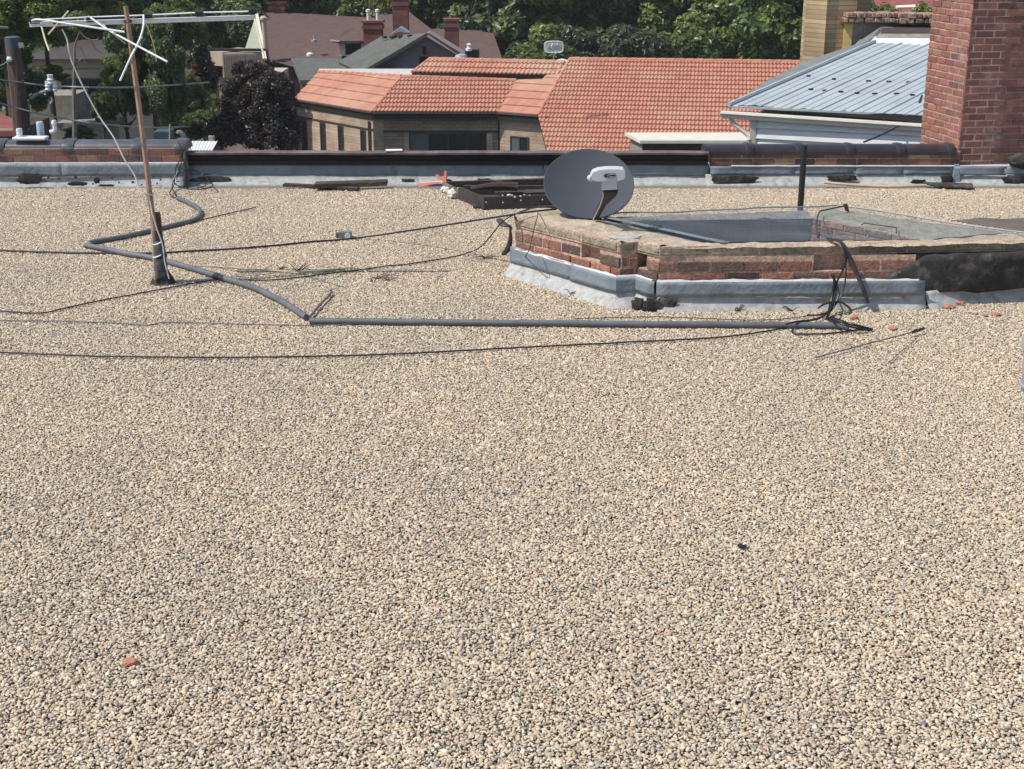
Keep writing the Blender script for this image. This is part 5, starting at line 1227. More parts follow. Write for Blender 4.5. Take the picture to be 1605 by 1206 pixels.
# ---------------------------------------------------------------- broken roof hatch frame behind the dish
def hatch():
    t = empty('hatch_frame', (.2, 13.6, 0), 'low dark brown metal hatch frame on the gravel left of the dish', 'hatch')
    A = uz(758, 331, 0); B = uz(718, 314, 0); Cc = uz(693, 301, 0); Rr = uz(890, 326, 0)
    h = .13
    def board(p, q, m, nm, th=.035, hh=h, z=0):
        mb = MB(); d = (q - p).normalized(); nn = Vector((-d.y, d.x, 0)) * th
        mb.prism([(p.x, p.y, z), (q.x, q.y, z), (q.x + nn.x, q.y + nn.y, z), (p.x + nn.x, p.y + nn.y, z)], (0, 0, hh)); return mb.build(nm, m, t, bevel=.004)
    board(A, Rr, M['boxmetal'], 'side_panel'); board(B, A, M['boxmetal'], 'side_panel', .03)
    board(Cc, B, M['caprust'], 'side_panel', .03, .10)
    off = Vector((.03, .50, 0)); board(B + Vector((.05, .12, 0)), Rr + off, M['boxmetal'], 'inner_rail', .04, .12)
    board(Cc + Vector((.05, .0, 0)), Rr + Vector((0, 1.05, 0)), M['charwood'], 'back_board', .05, .10)
    mb = MB(); mb.box(((A.x + Rr.x) / 2 + .05, (A.y + B.y) / 2 + .35, .02), (1.1, 1.1, .02)); mb.build('sunken_panel', M['charwood'], t)
    # junk lying inside
    mb = MB(); a = A + Vector((.15, .25, .09)); b_ = Rr + Vector((0, .3, .09)); mb.prism([a, b_, b_ + Vector((0, .16, 0)), a + Vector((-.05, .16, 0))], (0, 0, .02)); mb.build('slat', M['charwood'], t, bevel=.004)
    mb = MB(); a = uz(738, 296, .16); b_ = uz(811, 293, .17); mb.tube([a, a.lerp(b_, .5) + Vector((0, 0, .02)), b_], [.02, .035, .045], 8, 4); o = mb.build('old_timber', M['charwood'], None, smooth=True); tag(o, 'rough rotten timber lying across the back of the hatch frame', 'timber')
    mb = MB(); 
    for u, v, r_ in ((798, 307, .022), (803, 308, .012), (788, 308, .010), (807, 310, .010), (816, 309, .009), (822, 307, .009), (830, 308, .008)):
        p = uz(u, v, .12); mb.lathe((p.x, p.y, p.z), [(r_, 0), (r_, .01), (r_ * .5, .014)], 10)
    mb.build('bolt_heads', M['foam'], t)
    for u, v in ((762, 321), (788, 323), (816, 319.5), (850, 319.5)):
        mb = MB(); d = (Rr - A).normalized(); p = A + d * ((u - 758) / 132 * (Rr - A).length); mb.lathe((p.x, p.y - .004, .09 - (v - 319) * .004), [(.008, 0), (.006, .005)], 8, M=Matrix.Rotation(R(90), 3, 'X')); mb.build('screw', M['foam'], t)
    r = random.Random(3)
    for i, (u, v, s_) in enumerate(((713, 303, .07), (703, 299, .055), (709, 306, .05), (697, 297, .04))):
        p = uz(u, v, .04); bm = bmesh.new(); bmesh.ops.create_icosphere(bm, subdivisions=3, radius=1)
        mb = MB(); mb.add([p + Vector((v_.co.x, v_.co.y, v_.co.z * .8)) * s_ * (1 + .35 * noise.noise(v_.co * 2 + Vector((i * 3, 0, 0)))) for v_ in bm.verts], [[q.index for q in f.verts] for f in bm.faces]); bm.free()
        o = mb.build('foam_lump', M['foam'], None, smooth=True)
        tag(o, ['largest pale foam lump at the left corner of the hatch frame', 'pale foam lump second from the front beside the hatch frame', 'lowest pale foam lump in front of the hatch frame corner', 'smallest pale foam lump at the back of the hatch frame'][i], 'foam lump', 'foam lumps by the hatch frame')
hatch()
# orange and white torn bag
def bag():
    t = empty('torn_bag', uz(685, 292, 0), 'torn orange and white plastic wrapper lying against the middle parapet', 'wrapper')
    def flap(pts, m, nm):
        P = [uz(u, v, 0) if False else uy(u, v, d) for u, v, d in pts]; mb = MB(); mb.prism(P, (.01, .012, .004)); mb.build(nm, m, t, bevel=.003)
    flap([(693, 289, 14.25), (699, 288, 14.25), (700, 270, 14.3), (696, 269, 14.3)], M['orange'], 'upright_flap')
    flap([(682, 274, 14.3), (686, 275, 14.3), (697, 288, 14.25), (690, 288, 14.25)], M['orange'], 'side_flap')
    flap([(658, 287, 14.2), (690, 284, 14.25), (697, 288, 14.22), (695, 291, 14.2), (660, 292, 14.15)], M['foam'], 'body')
    flap([(656, 288, 14.17), (690, 285.5, 14.21), (690, 287.5, 14.2), (657, 293, 14.13)], M['orange'], 'orange_stripe')
    flap([(680, 289.5, 14.14), (694, 289, 14.18), (694, 292.5, 14.14), (670, 293, 14.1)], M['navy'], 'navy_stripe')
bag()
mb = MB(); A = uz(492, 296, .035); B = uz(606, 292, .035); mb.prism([A, B, B + Vector((0, .16, 0)), A + Vector((0, .16, 0))], (0, 0, .045)); o = mb.build('timber_plank', M['charwood'], None, bevel=.006); tag(o, 'thicker dark weathered plank lying on the gravel by the middle parapet', 'plank', 'planks by the parapet')
mb = MB(); A = uz(443, 293, .015); B = uz(560, 299.5, .015); mb.prism([A, B, B + Vector((0.02, .07, 0)), A + Vector((0.02, .07, 0))], (0, 0, .03)); o = mb.build('timber_plank', M['charwood'], None, bevel=.005); tag(o, 'thinner long plank in front of the thicker dark plank on the gravel', 'plank', 'planks by the parapet')

# ---------------------------------------------------------------- antenna
BY = 10.217
def antenna():
    t = empty('tv_antenna', uz(252, 447, 0), 'broken television antenna on a leaning rusty mast', 'antenna')
    def P(u, v, dy=0): return uy(u, v, BY + dy)
    mb = MB(); mb.tube([P(243.5, 438, -.05), P(239, 358, -.05)], .013, 6)
    mb.build('mast_foot', M['rustbeige'], t)
    mb = MB(); 
    a, b = P(242, 362, -.055), P(197, 10, -.03)
    for k in range(1): mb.tube([a, a.lerp(b, .5) + Vector((.004, 0, 0)), b], [.021, .019, .0175], 6)
    mb.build('mast', M['rust'], t)
    bo = MB(); y1, y2 = .0, .0; a, b = P(46, 39), P(400, 28)
    d = (b - a).normalized(); z = Vector((0, 0, 1))
    bo.prism([a - z * .017, b - z * .015, b + z * .015, a + z * .017], (0, .02, 0)); bo.prism([a + z * .0141 - Vector((0, .016, 0)), b + z * .0141 - Vector((0, .016, 0)), b + z * .0141 + Vector((0, .03, 0)), a + z * .0141 + Vector((0, .03, 0))], (0, 0, .003))
    bo.build('boom', M['alu'], t)
    mb = MB(); mb.tube([P(66, 31, .04), P(142, 27, .06), P(230, 24, .06), P(310, 20, .06), P(396, 18, .06)], .0055, 6); mb.build('feed_rod', M['alu'], t, smooth=True)
    def el(pts, m, r=.006):
        mb = MB(); mb.tube([P(*p) for p in pts], r, 7, 4 if len(pts) > 2 else 0); mb.build('element', m, t, smooth=True)
    el([(50, 33, -.03), (62, 31, -.05), (110, 38, -.12), (195, 50.5, -.2)], M['alu'], .0075)
    el([(142, 28, -.02), (168, 46, -.12), (200, 64, -.25), (262, 97, -.45)], M['alu'], .007)
    el([(107, 18, .25), (91, 37, 0), (76, 54, -.25)], M['aluyel'], .0065)
    el([(64, 37, -.02), (70, 60, -.1), (77, 80, -.2)], M['aluyel'])
    el([(225, 24, -.02), (225, 40, -.1), (219, 62, -.2), (204, 92, -.3), (188, 127, -.35)], M['alu'], .0075)
    el([(228, 36, 0), (236, 55, .1), (243, 80, .2), (245, 96, .25)], M['aluyel'], .004)
    el([(168, 46, .0), (182, 57, .05), (197, 69, .1)], M['aluyel'], .004)
    el([(399, 28, 0), (407, 62, -.15), (415, 92, -.3)], M['aluyel'], .006)
    el([(130, 36, 0), (136, 28, .08), (141, 26, .12)], M['alu'], .004)
    el([(160, 34, 0), (166, 44, -.02)], M['aluyel'], .006)
    for u, v in ((55, 36), (90, 37), (142, 34), (232, 29), (312, 25), (396, 21)):
        mb = MB(); p = P(u, v); mb.box(p + Vector((0, .01, .012)), (.055 if u != 55 else .07, .05, .035), .05); mb.build('clamp', M['black'], t, bevel=.005)
    mb = MB(); p = P(200, 34, -.02); mb.lathe(p, [(.028, -.01), (.028, .012)], 12); mb.build('mast_bracket', M['darkrust'], t)
    mb = MB(); q = [P(97, 46, .0), P(105, 62), P(109, 85), P(118, 110), P(135, 145), P(157, 185), P(178, 215, -.03), P(195, 250, -.05), P(211, 275, -.06), P(217, 293, -.07), P(222, 302, -.08), P(230, 306, -.09), P(235, 316, -.09), P(239, 336, -.10), P(247, 362, -.10), P(255, 385, -.09), P(258, 410, -.08), P(265, 437, -.07)]
    mb.tube(q, .0055, 6, 4); mb.build('lead_wire', M['whitewire'], t, smooth=True)
    mb = MB()
    for (u, v, du) in ((228, 303, 8), (231, 305, 9), (229, 307, 8)): mb.tube([P(u - du, v - 3, -.07), P(u, v + 1, -.10), P(u + du, v + 0, -.08), P(u + du, v - 2, -.03)], .004, 5, 3)
    mb.tube([P(222, 300, -.07), P(224, 310, -.08), P(232, 318, -.1)], .004, 5, 3)
    mb.build('wire_tie', M['beigewire'], t, smooth=True)
    mb = MB()
    for v in (384, 404):
        mb.tube([P(240, v, -.09), P(246, v - 1, -.12), P(252, v - 4, -.10)], .005, 5, 3)
    mb.build('clamp_wire', M['alu'], t, smooth=True)
antenna()
def stub():
    b = uz(254, 447, 0); t = empty('stub_pipe', b, 'short rusty pipe with tarred base holding the antenna mast', 'pipe')
    top = uy(253, 335, b.y).z
    mb = MB(); x, y = b.x, b.y + .03; lean = Matrix.Rotation(R(-1.5), 3, 'Y')
    mb.lathe((x, y, 0), [(.037, .30), (.037, top), (.033, top), (.033, top - .05)], 20, M=lean); mb.build('rusty_pipe', M['darkrust'], t, smooth=True)
    mb = MB(); mb.lathe((x, y, 0), [(.047, .05), (.045, .22), (.043, .30), (.040, .335)], 20, M=lean); mb.build('tar_sleeve', mat('sleeve', (.055, .06, .068), .6, .5, 14, .4, 40, col2=(.16, .17, .18), c2scale=12, c2lo=.5, c2hi=.65), t, smooth=True)
    mb = MB(); mb.lathe((x, y, 0), [(.048, .205), (.052, .21), (.052, .225), (.048, .23)], 20, M=lean); mb.build('hose_clamp', M['black'], t, smooth=True)
    mb = MB(); n = 20; prof = [(.115, 0), (.10, .025), (.075, .06), (.058, .10), (.049, .115)]; vs = []
    for r, z in prof:
        for k in range(n):
            a = 2 * math.pi * k / n; rr = r * (1 + .18 * noise.noise(Vector((math.cos(a) * 2, math.sin(a) * 2, z * 9)))); vs.append((x + rr * math.cos(a) * .85, y + rr * math.sin(a) * .8, z))
    mb.add(vs, [(i * n + k, i * n + (k + 1) % n, (i + 1) * n + (k + 1) % n, (i + 1) * n + k) for i in range(4) for k in range(n)]); mb.build('tar_base', M['tar'], t, smooth=True)
stub()

# ---------------------------------------------------------------- conduits and cables
g = lambda L, z=GZ + .012: [uz(u, v, z) for u, v in L]
def conduit(pts, r, label, end_shade=False):
    t = loose('conduit', jit(g(pts, GZ + r * .8), .008, len(pts), 5), r, M['conduit'], label, 'conduit', 6, 0, 12, 'grey conduits on the gravel')
    if end_shade is not False:
        p = g(pts, GZ + r * .7); i, j = (0, 1) if end_shade == 0 else (-1, -2); d = (p[i] - p[j]).normalized()
        mb = MB(); mb.tube([p[i] - d * .01, p[i] + d * .003], r * .72, 12); k = mb.build('end_shade', M['black'], t, smooth=False)  # black disc on the closed tube, standing for the dark inside
        k.data.transform(Matrix.Translation(-(t.location - Vector((0, 0, 0))) + t.location))
    return t
conduit([(279, 311), (296, 318), (309, 326), (314, 333), (310, 341), (298, 347), (270, 354), (240, 361), (190, 372), (141, 380.5)], .021, 'curved grey conduit piece running from the left parapet to its sharp end', -1)
CON2 = conduit([(134, 385), (145, 387), (180, 394), (210, 400), (245, 406), (300, 421), (350, 436), (400, 452), (440, 472), (465, 487), (481, 498)], .023, 'grey conduit piece slanting across the gravel past the antenna foot', -1)
_t = CON2
_p = [uz(338, 432.3, GZ + .020), uz(345, 434.6, GZ + .020)]
mb = MB(); mb.tube(_p, .0255, 12); mb.build('tape_band', M['black'], _t, smooth=True)
conduit([(486, 503.5), (600, 504.5), (700, 505.5), (850, 507), (1000, 508.5), (1150, 509.5), (1250, 510), (1310, 511), (1330, 513)], .0225, 'long straight grey conduit lying in front of the light well', 0)
def ctab(name, pts, r, m, label, z=GZ + .006, ji=.012, seed=0): return loose(name, g(pts, z) if not callable(z) else [uz(u, v, z(u)) for u, v in pts], r, m, label, 'cable', 7, ji, 6, 'cables lying on the gravel', seed=seed)
zc = lambda u: .018 + .47 * max(0, min(1, (u - 560) / 245)) ** 1.3
loose('cable', jit([uz(u, v, zc(u)) for u, v in ((-40, 391), (0, 392.5), (60, 395), (140, 397), (235, 397), (300, 394), (370, 390), (430, 385), (490, 379), (545, 375), (600, 368), (700, 353), (800, 337), (830, 332.5), (872, 328))], .006, 1, 5), .0078, M['black'], 'thick black cable rising from the gravel onto the left end of the curb', 'cable', 0, 0, 6, 'cables lying on the gravel')
ctab('cable', ((-40, 487), (0, 488), (62, 491), (100, 484), (160, 471), (220, 460), (300, 445), (350, 438.5), (400, 439.5), (440, 438), (500, 431), (560, 424), (610, 417), (640, 414), (700, 405), (730, 398), (750, 390), (765, 376), (778, 360), (790, 346), (812, 334), (845, 322)), .005, M['black'], 'black cable bending down from the curb and across under the antenna', lambda u: .018 + .44 * max(0, min(1, (u - 735) / 60)), .006, 2)
ctab('cable', ((300, 417), (340, 418), (390, 422), (440, 426), (475, 428), (520, 424), (555, 420), (570, 424), (578, 433), (581, 440)), .0065, M['beigewire'], 'beige cable curling at its end on the gravel right of the antenna', GZ + .008, .01, 3)
ctab('cable', ((360, 435), (400, 431), (450, 427), (500, 424), (548, 421)), .004, M['beigewire'], 'short thin beige cable beside the curling beige cable', GZ + .012, .01, 4)
ctab('cable', ((-40, 502), (0, 503), (70, 503.5), (140, 505), (200, 508), (232, 510), (262, 506), (330, 507), (400, 509), (480, 510.5), (560, 509), (640, 508.5)), .0036, M['conduit'], 'thin grey cable running into the long straight conduit from the left', GZ + .002, .012, 5)
ctab('cable', ((-40, 552), (0, 553), (90, 557), (180, 559.5), (300, 561), (450, 560), (600, 556), (700, 552), (800, 546), (900, 541), (1000, 536), (1100, 531), (1170, 524), (1215, 517), (1240, 511), (1262, 505), (1280, 500), (1293, 494), (1302, 484), (1306, 470), (1309, 450)), .0055, M['black'], 'long black cable crossing the full gravel nearest the camera', lambda u: .02 + .10 * max(0, (u - 1270) / 40), .010, 6)
ctab('cable', ((900, 501), (960, 498), (1040, 497), (1110, 500), (1170, 502), (1230, 500), (1290, 492)), .0028, M['black'], 'very thin black cable behind the right half of the long conduit', GZ + .004, .01, 8)
def bundle():
    t = empty('cable_bundle', uz(1305, 500, 0), 'tangle of black cables hanging from the curb onto the long conduit', 'cable bundle')
    yw = 9.46
    def T(pts, r, s=4):
        mb = MB(); P = [uz(a, b, c) if k == 'z' else uy(a, b, c) for k, a, b, c in pts]; mb.tube(P, r, 6, s, ell=1); mb.build('cable_strand', M['black'], t, smooth=True)
    z = 'z'; y = 'y'
    T([(z, 1296, 375, ZT + .02), (y, 1312, 377, 9.50), (y, 1322, 388, 9.45), (y, 1327, 402, 9.44), (y, 1322, 422, 9.44), (y, 1312, 442, 9.43), (y, 1309, 462, 9.41), (z, 1303, 484, .06), (z, 1297, 494, .03)], .007)
    T([(z, 1299, 376, ZT + .02), (y, 1314, 379, 9.50), (y, 1323, 392, 9.44), (y, 1326, 420, 9.43), (y, 1324, 445, 9.41), (y, 1317, 466, 9.38), (y, 1308, 480, 9.33), (z, 1299, 490, .04), (z, 1280, 500, .03), (z, 1250, 504, .05)], .006)
    T([(y, 1306, 432, 9.42), (y, 1308, 444, 9.42), (y, 1305, 460, 9.42), (y, 1301, 480, 9.36), (z, 1297, 498, .04)], .010)
    T([(y, 1309, 440, 9.43), (y, 1314, 456, 9.41), (y, 1313, 468, 9.38), (y, 1303, 486, 9.33), (z, 1298, 496, .04)], .007)
    T([(z, 1283, 483, .04), (z, 1292, 477, .10), (y, 1306, 474, 9.34), (z, 1318, 474, .10), (z, 1329, 481, .05), (z, 1334, 487, .02)], .007)
    T([(z, 1265, 494, .03), (z, 1285, 494, .03), (z, 1300, 488, .05)], .006)
    T([(z, 1243, 517, .02), (z, 1242, 521, .02), (z, 1256, 524, .02), (z, 1300, 523, .02), (z, 1340, 518, .02), (z, 1352, 516, .02)], .006)
    T([(z, 1232, 509, .06), (z, 1250, 504, .06), (z, 1280, 501, .06), (z, 1296, 492, .06)], .006)
    T([(z, 1296, 498, .05), (z, 1320, 505, .06), (z, 1345, 511, .04), (z, 1368, 517, .02)], .009)
    T([(z, 1294, 500, .05), (z, 1315, 507, .07), (z, 1340, 514, .05), (z, 1366, 518, .02)], .007)
    T([(z, 1302, 497, .05), (z, 1330, 507, .07), (z, 1350, 512, .05), (z, 1364, 516, .02)], .007)
bundle()
# flat strap leaning on curb
mb = MB(); P = [uz(1300, 376, ZT + .012), uy(1313, 377, 9.52), uy(1322, 385, 9.47), uy(1330, 400, 9.46), uy(1344, 432, 9.44), uy(1355, 458, 9.40), uz(1361, 475, .04), uz(1360, 479, .02)]
mb.tube(P, [.008, .012, .02, .024, .022, .022, .020, .012], 8, 5, ell=.5); o = mb.build('rubber_strap', mat('strap', (.05, .043, .043), .5, .2), None, smooth=True); tag(o, 'wide dark flat strap bent over the front edge of the brick curb', 'strap')
# vertical wires on left face of curb
loose('thin_wire', [uz(806, 335, ZT + .02), uy(808, 345, 10.50), uy(808, 350, 10.48)], .007, M['black'], 'short black wire end at the far left corner of the curb', 'wire', 3)
loose('thin_wire', [uz(842, 331, ZT + .02), uy(843, 337, 10.24), uy(838, 355, 10.22), uy(833, 378, 10.21), uy(828, 395, 10.14), uz(817, 411, .03)], .0035, M['darkrust'], 'thin rusty wire hanging down the left face of the curb', 'wire', 4)
def coil():
    t = empty('cable_coil', uz(300, 291, 0), 'loops of black cable hanging off the end of the left parapet', 'cable coil')
    def T(L, r=.0055):
        mb = MB(); mb.tube([uy(a, b, c) for a, b, c in L], r, 6, 5); mb.build('cable_strand', M['black'], t, smooth=True)
    T([(279, 222, 14.25), (285, 236, 14.2), (283, 250, 14.2), (276, 262, 14.2), (274, 280, 14.15), (272, 292, 14.0), (266, 302, 13.75), (270, 308, 13.6), (281, 312, 13.45)])
    T([(285, 238, 14.2), (286, 250, 14.22), (279, 268, 14.2), (270, 290, 14.05), (272, 300, 13.8), (277, 309, 13.55)])
    T([(277, 282, 14.1), (280, 272, 14.2), (290, 267, 14.22), (305, 267, 14.3), (318, 274, 14.3), (330, 287, 14.1), (334, 291, 13.95), (322, 296, 13.85), (300, 297, 13.8), (280, 293, 13.85)])
    T([(276, 290, 14.1), (290, 294, 13.95), (308, 295, 13.85), (322, 291, 13.95), (320, 284, 14.1), (308, 290, 14.0)], .0045)
    T([(288, 234, 14.2), (284, 246, 14.2), (288, 252, 14.18)], .012)
coil()

# ---------------------------------------------------------------- small loose things
def rock(u, v, w, m, label, nm='brick_fragment', cat='brick fragment', seed=0, group='brick fragments on the gravel', flat=.45, dep=.8):
    p = uz(u, v, GZ + .004); s = w / 2 * (p.y / CP) / F_ * 1.02; bm = bmesh.new(); bmesh.ops.create_icosphere(bm, subdivisions=2, radius=1)
    mb = MB(); mb.add([p + Vector((q.co.x * s, q.co.y * s * dep, q.co.z * s * flat)) * (1 + .45 * noise.noise(q.co * 1.6 + Vector((seed * 3.3, 0, 0)))) for q in bm.verts] if False else
        [p + Vector((q.co.x * s, q.co.y * s * dep, q.co.z * s * flat)) * (1 + .45 * noise.noise(q.co * 1.6 + Vector((seed * 3.3, 0, 0)))) - p * 0 for q in bm.verts], [[k.index for k in f.verts] for f in bm.faces]); bm.free()
    o = mb.build(nm, m, None); return tag(o, label, cat, group)
rock(203, 1037, 27, M['brickbit'], 'reddish brick chip alone in the gravel nearest the camera', seed=1, flat=.35)
rock(1440, 473, 20, M['brickbit'], 'orange brick chip at the curb foot below the black felt edge', seed=2)
rock(1501, 476, 22, M['brickbit'], 'larger orange brick chip of the touching pair near the curb', seed=3)
rock(1487, 481, 17, M['brickbit'], 'smaller orange brick chip touching the larger one near the curb', seed=4)
rock(1339, 499, 13, M['brickbit'], 'orange brick chip just right of the cable tangle', seed=5, flat=.9)
rock(1400, 515, 14, M['brickbit'], 'orange brick chip past the right end of the long conduit', seed=6)
rock(1561, 493, 14, M['brickbit'], 'orange brick chip furthest right on the gravel', seed=7)
rock(1524, 489.5, 16, M['palebit'], 'flat pale chip between orange brick chips near the curb', 'mortar_chip', 'mortar chip', 8, None, .3)
rock(816, 415, 12, M['brickbit'], 'reddish chip at the foot of the curb left face', seed=9)
rock(1544, 494, 9, M['brickbit'], 'tiny orange chip beside the furthest right brick chip', seed=10)
def cap():
    p = uz(1163, 857, GZ + .004); t = empty('bottle_cap', p, 'small black oval cap with a white dot on the near gravel', 'cap')
    mb = MB(); mb.lathe(p, [(.019, 0), (.021, .004), (.019, .009), (.013, .011)], 20); mb.build('cap_rim', M['black'], t, smooth=True)
    mb = MB(); mb.lathe(p + Vector((.008, 0, .0112)), [(.006, 0), (.005, .002)], 10); mb.build('white_dot', M['white'], t)
    for c_ in t.children: c_.scale = (1, .8, 1)
cap()
def jbox():
    p = uz(539, 374, 0); t = empty('junction_box', p, 'small grey-green junction box beside the thick black cable', 'junction box')
    y = p.y
    mb = MB(); mb.box((p.x + .015, y, .035), (.11, .07, .055), .1); mb.build('box_body', mat('jb', (.17, .20, .19), .6, .15), t, bevel=.004)
    mb = MB(); mb.box((p.x - .055, y, .03), (.03, .05, .04), .1); mb.build('fitting', M['conduit'], t, bevel=.004)
    q = uy(545, 370, y - .038); mb = MB(); mb.lathe(q, [(.024, 0), (.024, .010), (.016, .011), (.016, .004)], 18, M=Matrix.Rotation(R(90), 3, 'X')); mb.build('white_ring', M['whitep'], t, smooth=True)
jbox()
def twigclump(u, v, label, seed, n=7, s=.12, tilt=.6, cat='weed'):
    p = uz(u, v, GZ); r = random.Random(seed); t = MB()
    for i in range(n):
        a = r.uniform(0, 6.28); L = s * r.uniform(.5, 1.2); q = p + Vector((math.cos(a) * L, math.sin(a) * L * .6, L * r.uniform(.05, tilt)))
        t.tube([p + Vector((r.uniform(-.02, .02), 0, 0)), p.lerp(q, .5) + Vector((0, 0, r.uniform(0, .02))), q], [.004, .003, .0015], 4, 2)
    o = t.build('dry_weed', M['twig'], None); tag(o, label, cat, 'dry weeds in the gravel')
twigclump(468, 426, 'dry twiggy weed right beside the beige cables', 1, 9, .09, 1.0)
twigclump(440, 422, 'small dark weed tuft left of the taller twiggy weed', 2, 6, .05, .3)
twigclump(590, 436, 'thin dry weed near the curled end of the beige cable', 3, 8, .16, .1)
twigclump(608, 440, 'dark spiky weed right of the beige cable end', 4, 8, .09, .3)
twigclump(760, 405, 'sparse dry weed near the far left corner of the curb', 5, 10, .13, .1)
twigclump(1555, 465, 'dry dark weed growing at the foot of the black felt', 6, 14, .13, .5)
twigclump(1492, 466, 'small dark weed left of the larger weed under the black felt', 7, 6, .05, .4)
for i, (u, v) in enumerate(((1240, 487), (1262, 483), (1380, 475), (1398, 470), (1155, 487), (860, 443), (895, 462), (835, 425))):
    twigclump(u, v, ['short dry weed behind the long conduit left of the tangle', 'dry weed at the front curb foot touching the tangle', 'thin dry weed just right of the flat strap foot', 'upright dry weed between strap and orange chip', 'dry weed at the front curb foot left of centre',
                     'middle dry weed along the curb left face', 'nearest dry weed along the curb left face', 'furthest dry weed along the curb left face'][i], 20 + i, 9, .07, .6)
loose('bent_stick', [uz(485, 498, .03), uz(503, 476, .03), uz(516, 463, .03), uz(519, 457, .035), uz(517, 454, .05)], .009, M['caprust'], 'short brown bent stick at the corner of the two conduits', 'stick', 3)
loose('straight_stick', [uz(290, 351, .02), uz(345, 338, .02), uz(401, 325, .02)], .005, M['charwood'], 'thin straight stick on the gravel behind the antenna foot', 'stick', 2)
def rod():
    t = empty('metal_rod', uz(1363, 538, 0), 'long thin metal rod with a black tip lying right of the conduit', 'rod')
    mb = MB(); mb.tube([uz(1279, 560.5, .025), uz(1360, 539, .03), uz(1440, 518.5, .04)], .0045, 6); mb.build('rod_shaft', M['conduit'], t, smooth=True)
    mb = MB(); mb.tube([uz(1430, 521, .04), uz(1448, 515, .045)], .010, 8); mb.build('rod_tip', M['black'], t, smooth=True)
rod()
loose('thin_rod', [uz(1393, 569, .02), uz(1415, 549, .02), uz(1438, 530, .025)], .003, M['conduit'], 'short fine wire rod in front of the long metal rod', 'rod', 2)
loose('yellow_pole', [uz(1292, 286.5, .04), uz(1350, 291, .03), uz(1400, 292.5, .03), uz(1452, 291, .03)], .014, mat('yellow_pole', (.50, .40, .24), .6, .15), 'pale yellow pole lying along the foot of the right parapet', 'pole', 4)
mb = MB(); P = [uz(1446, 289, .02), uz(1524, 291, .02), uz(1526, 297, .02), uz(1470, 295, .02)]; mb.prism(P, (0, 0, .025)); o = mb.build('tar_board', M['tar'], None, bevel=.008); tag(o, 'flat black tarred board on the gravel before the big chimney', 'board')
def darkpatch():  # flat dark brown patch over the gravel
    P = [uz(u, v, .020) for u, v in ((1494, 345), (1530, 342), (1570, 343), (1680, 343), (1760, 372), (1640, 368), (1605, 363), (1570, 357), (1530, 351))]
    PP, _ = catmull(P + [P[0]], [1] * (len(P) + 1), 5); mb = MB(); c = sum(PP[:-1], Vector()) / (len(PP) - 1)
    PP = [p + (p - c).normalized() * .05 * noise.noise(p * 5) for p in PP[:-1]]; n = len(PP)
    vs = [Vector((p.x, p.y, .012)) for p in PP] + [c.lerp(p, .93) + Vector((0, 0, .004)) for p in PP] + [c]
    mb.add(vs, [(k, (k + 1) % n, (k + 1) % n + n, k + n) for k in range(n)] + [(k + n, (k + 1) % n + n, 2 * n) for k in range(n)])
    o = mb.build('dark_patch', M['bare'], None, smooth=True); o['kind'] = 'structure'
darkpatch()
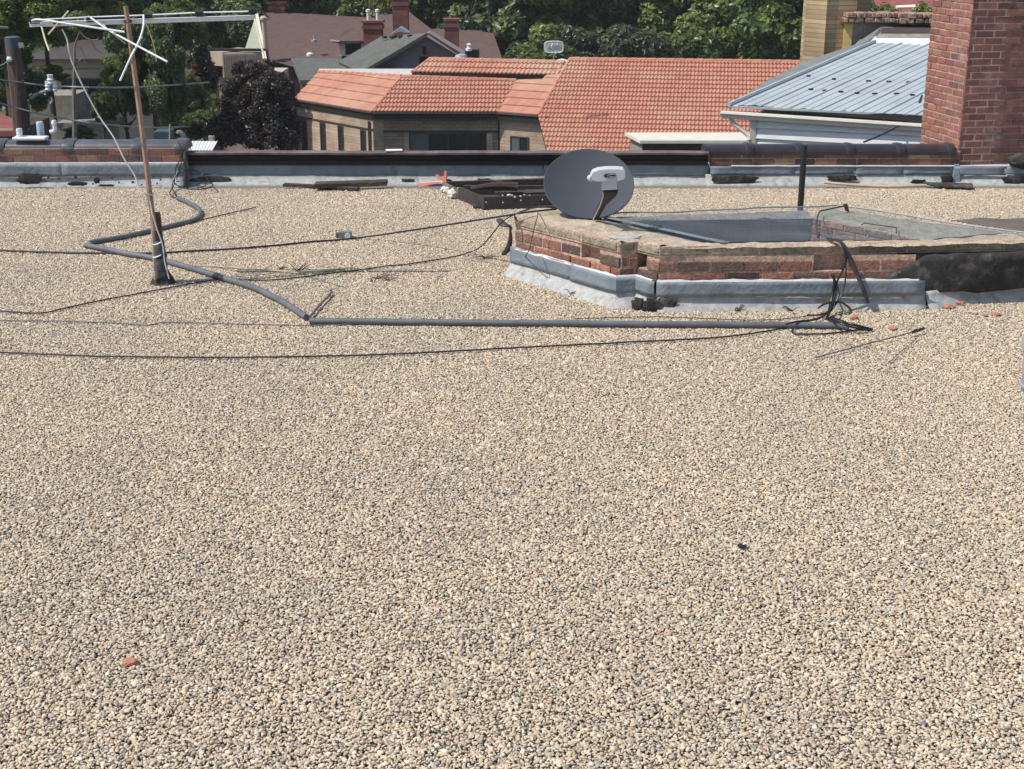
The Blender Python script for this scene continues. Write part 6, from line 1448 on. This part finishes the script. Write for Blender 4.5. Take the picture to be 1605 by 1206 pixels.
def bucket():
    p = uz(1645, 618, 0); x, y = p.x, p.y; t = empty('plastic_bucket', (x, y, 0), 'grey plastic bucket with rounded lid and black print at the right edge', 'bucket')
    r = .176; H_ = uy(1652, 518, y).z
    mb = MB(); mb.lathe((x, y, 0), [(r * .88, .0), (r * .9, .005), (r * .93, H_ * .35), (r * .97, H_ * .68), (r * .97, H_ * .70)], 40); mb.build('bucket_body', M['pail'], t, smooth=True)
    mb = MB(); mb.lathe((x, y, 0), [(r * 1.0, H_ * .70), (r * 1.06, H_ * .705), (r * 1.06, H_ * .75), (r, H_ * .755)], 40); mb.lathe((x, y, 0), [(r * .96, H_ * .12), (r * .99, H_ * .125), (r * .99, H_ * .15), (r * .96, H_ * .155)], 40); mb.build('rim_ring', M['pail'], t, smooth=True)
    mb = MB(); mb.lathe((x, y, 0), [(r * 1.04, H_ * .757), (r * 1.0, H_ * .9), (r * .9, H_ * .97), (r * .7, H_), (.01, H_ * 1.01)], 40); mb.build('lid', M['pail'], t, smooth=True)
    # print wraps round the pail
    def seg(a0, a1, z0, z1, z2=None, z3=None):
        z2 = z0 if z2 is None else z2; z3 = z1 if z3 is None else z3; vs = []; n = 5
        for i in range(n + 1):
            a = R(a0 + (a1 - a0) * i / n); q = i / n; rr = r * .975
            for zz in (z0 + (z2 - z0) * q, z1 + (z3 - z1) * q): vs.append((x + rr * math.cos(a), y + rr * math.sin(a), H_ * zz))
            for zz in (z0 + (z2 - z0) * q, z1 + (z3 - z1) * q): vs.append((x + rr * .95 * math.cos(a), y + rr * .95 * math.sin(a), H_ * zz))
        return vs, [(i * 4, (i + 1) * 4, (i + 1) * 4 + 1, i * 4 + 1) for i in range(n)]
    mb = MB()
    for s_ in ((196, 205, .53, .56, .58, .61), (196, 198, .36, .56), (200, 202, .28, .42), (205, 209, .42, .45, .50, .54), (208, 216, .47, .50), (206, 208, .28, .40), (207, 214, .28, .31), (212, 214, .31, .42), (220, 222, .28, .58), (226, 236, .28, .31), (226, 228, .28, .58), (226, 236, .55, .58)):
        mb.add(*seg(*s_))
    mb.build('black_print', M['black'], t)
bucket()
# things on / behind the left coping
def coping_junk():
    def at(u, v, y): return uy(u, v, y)
    p = at(31, 214, 14.42); t = empty('vent_pot', (p.x, 14.42, .47), 'ribbed white pot on a white tray on the left coping', 'vent pot', 'pots on the left parapet')
    mb = MB(); mb.lathe((p.x, 14.42, p.z - .01), [(.032, 0), (.034, .02), (.028, .025), (.033, .045), (.028, .05), (.032, .07), (.026, .09)], 16); mb.build('ribbed_pot', M['whitep'], t, smooth=True)
    mb = MB(); q = at(47, 217, 14.40); mb.box((q.x, 14.42, q.z), (.34, .14, .03)); mb.build('tray', M['whitep'], t, bevel=.012)
    p = at(62, 214, 14.55); mb = MB(); mb.lathe((p.x, 14.6, .42), [(.040, 0), (.040, .18), (.034, .20)], 8); o = mb.build('vent_box', mat('bluewhite', (.42, .52, .60), .5, .15), None, bevel=.004); tag(o, 'pale blue canister standing right of the ribbed white pot', 'canister')
    p = at(86, 205, 14.55); t = empty('elbow_vent', (p.x, 14.55, .44), 'small white bent vent spout right of the blue canister', 'vent')
    mb = MB(); mb.tube([(p.x - .05, 14.55, .52), (p.x, 14.55, .535), (p.x, 14.55, .60)], .022, 12, 3); mb.lathe((p.x, 14.55, .60), [(.028, 0), (.028, .02), (.02, .04)], 12); mb.build('spout', M['whitep'], t, smooth=True)
coping_junk()
#BGMARK

# ---------------------------------------------------------------- thin summer haze
def haze():
    mb = MB(); mb.box((0, 395, 14), (960, 960, 60)); m = bpy.data.materials.new('haze'); m.use_nodes = True; n = m.node_tree.nodes; l = m.node_tree.links
    n.remove(n['Principled BSDF']); v = n.new('ShaderNodeVolumePrincipled'); v.inputs['Color'].default_value = (.97, .98, 1, 1); v.inputs['Density'].default_value = .0003; l.new(v.outputs[0], n['Material Output'].inputs['Volume'])
    o = mb.build('haze', m); o['kind'] = 'stuff'; o['label'] = 'thin pale summer haze in the air'; o['category'] = 'haze'
haze()
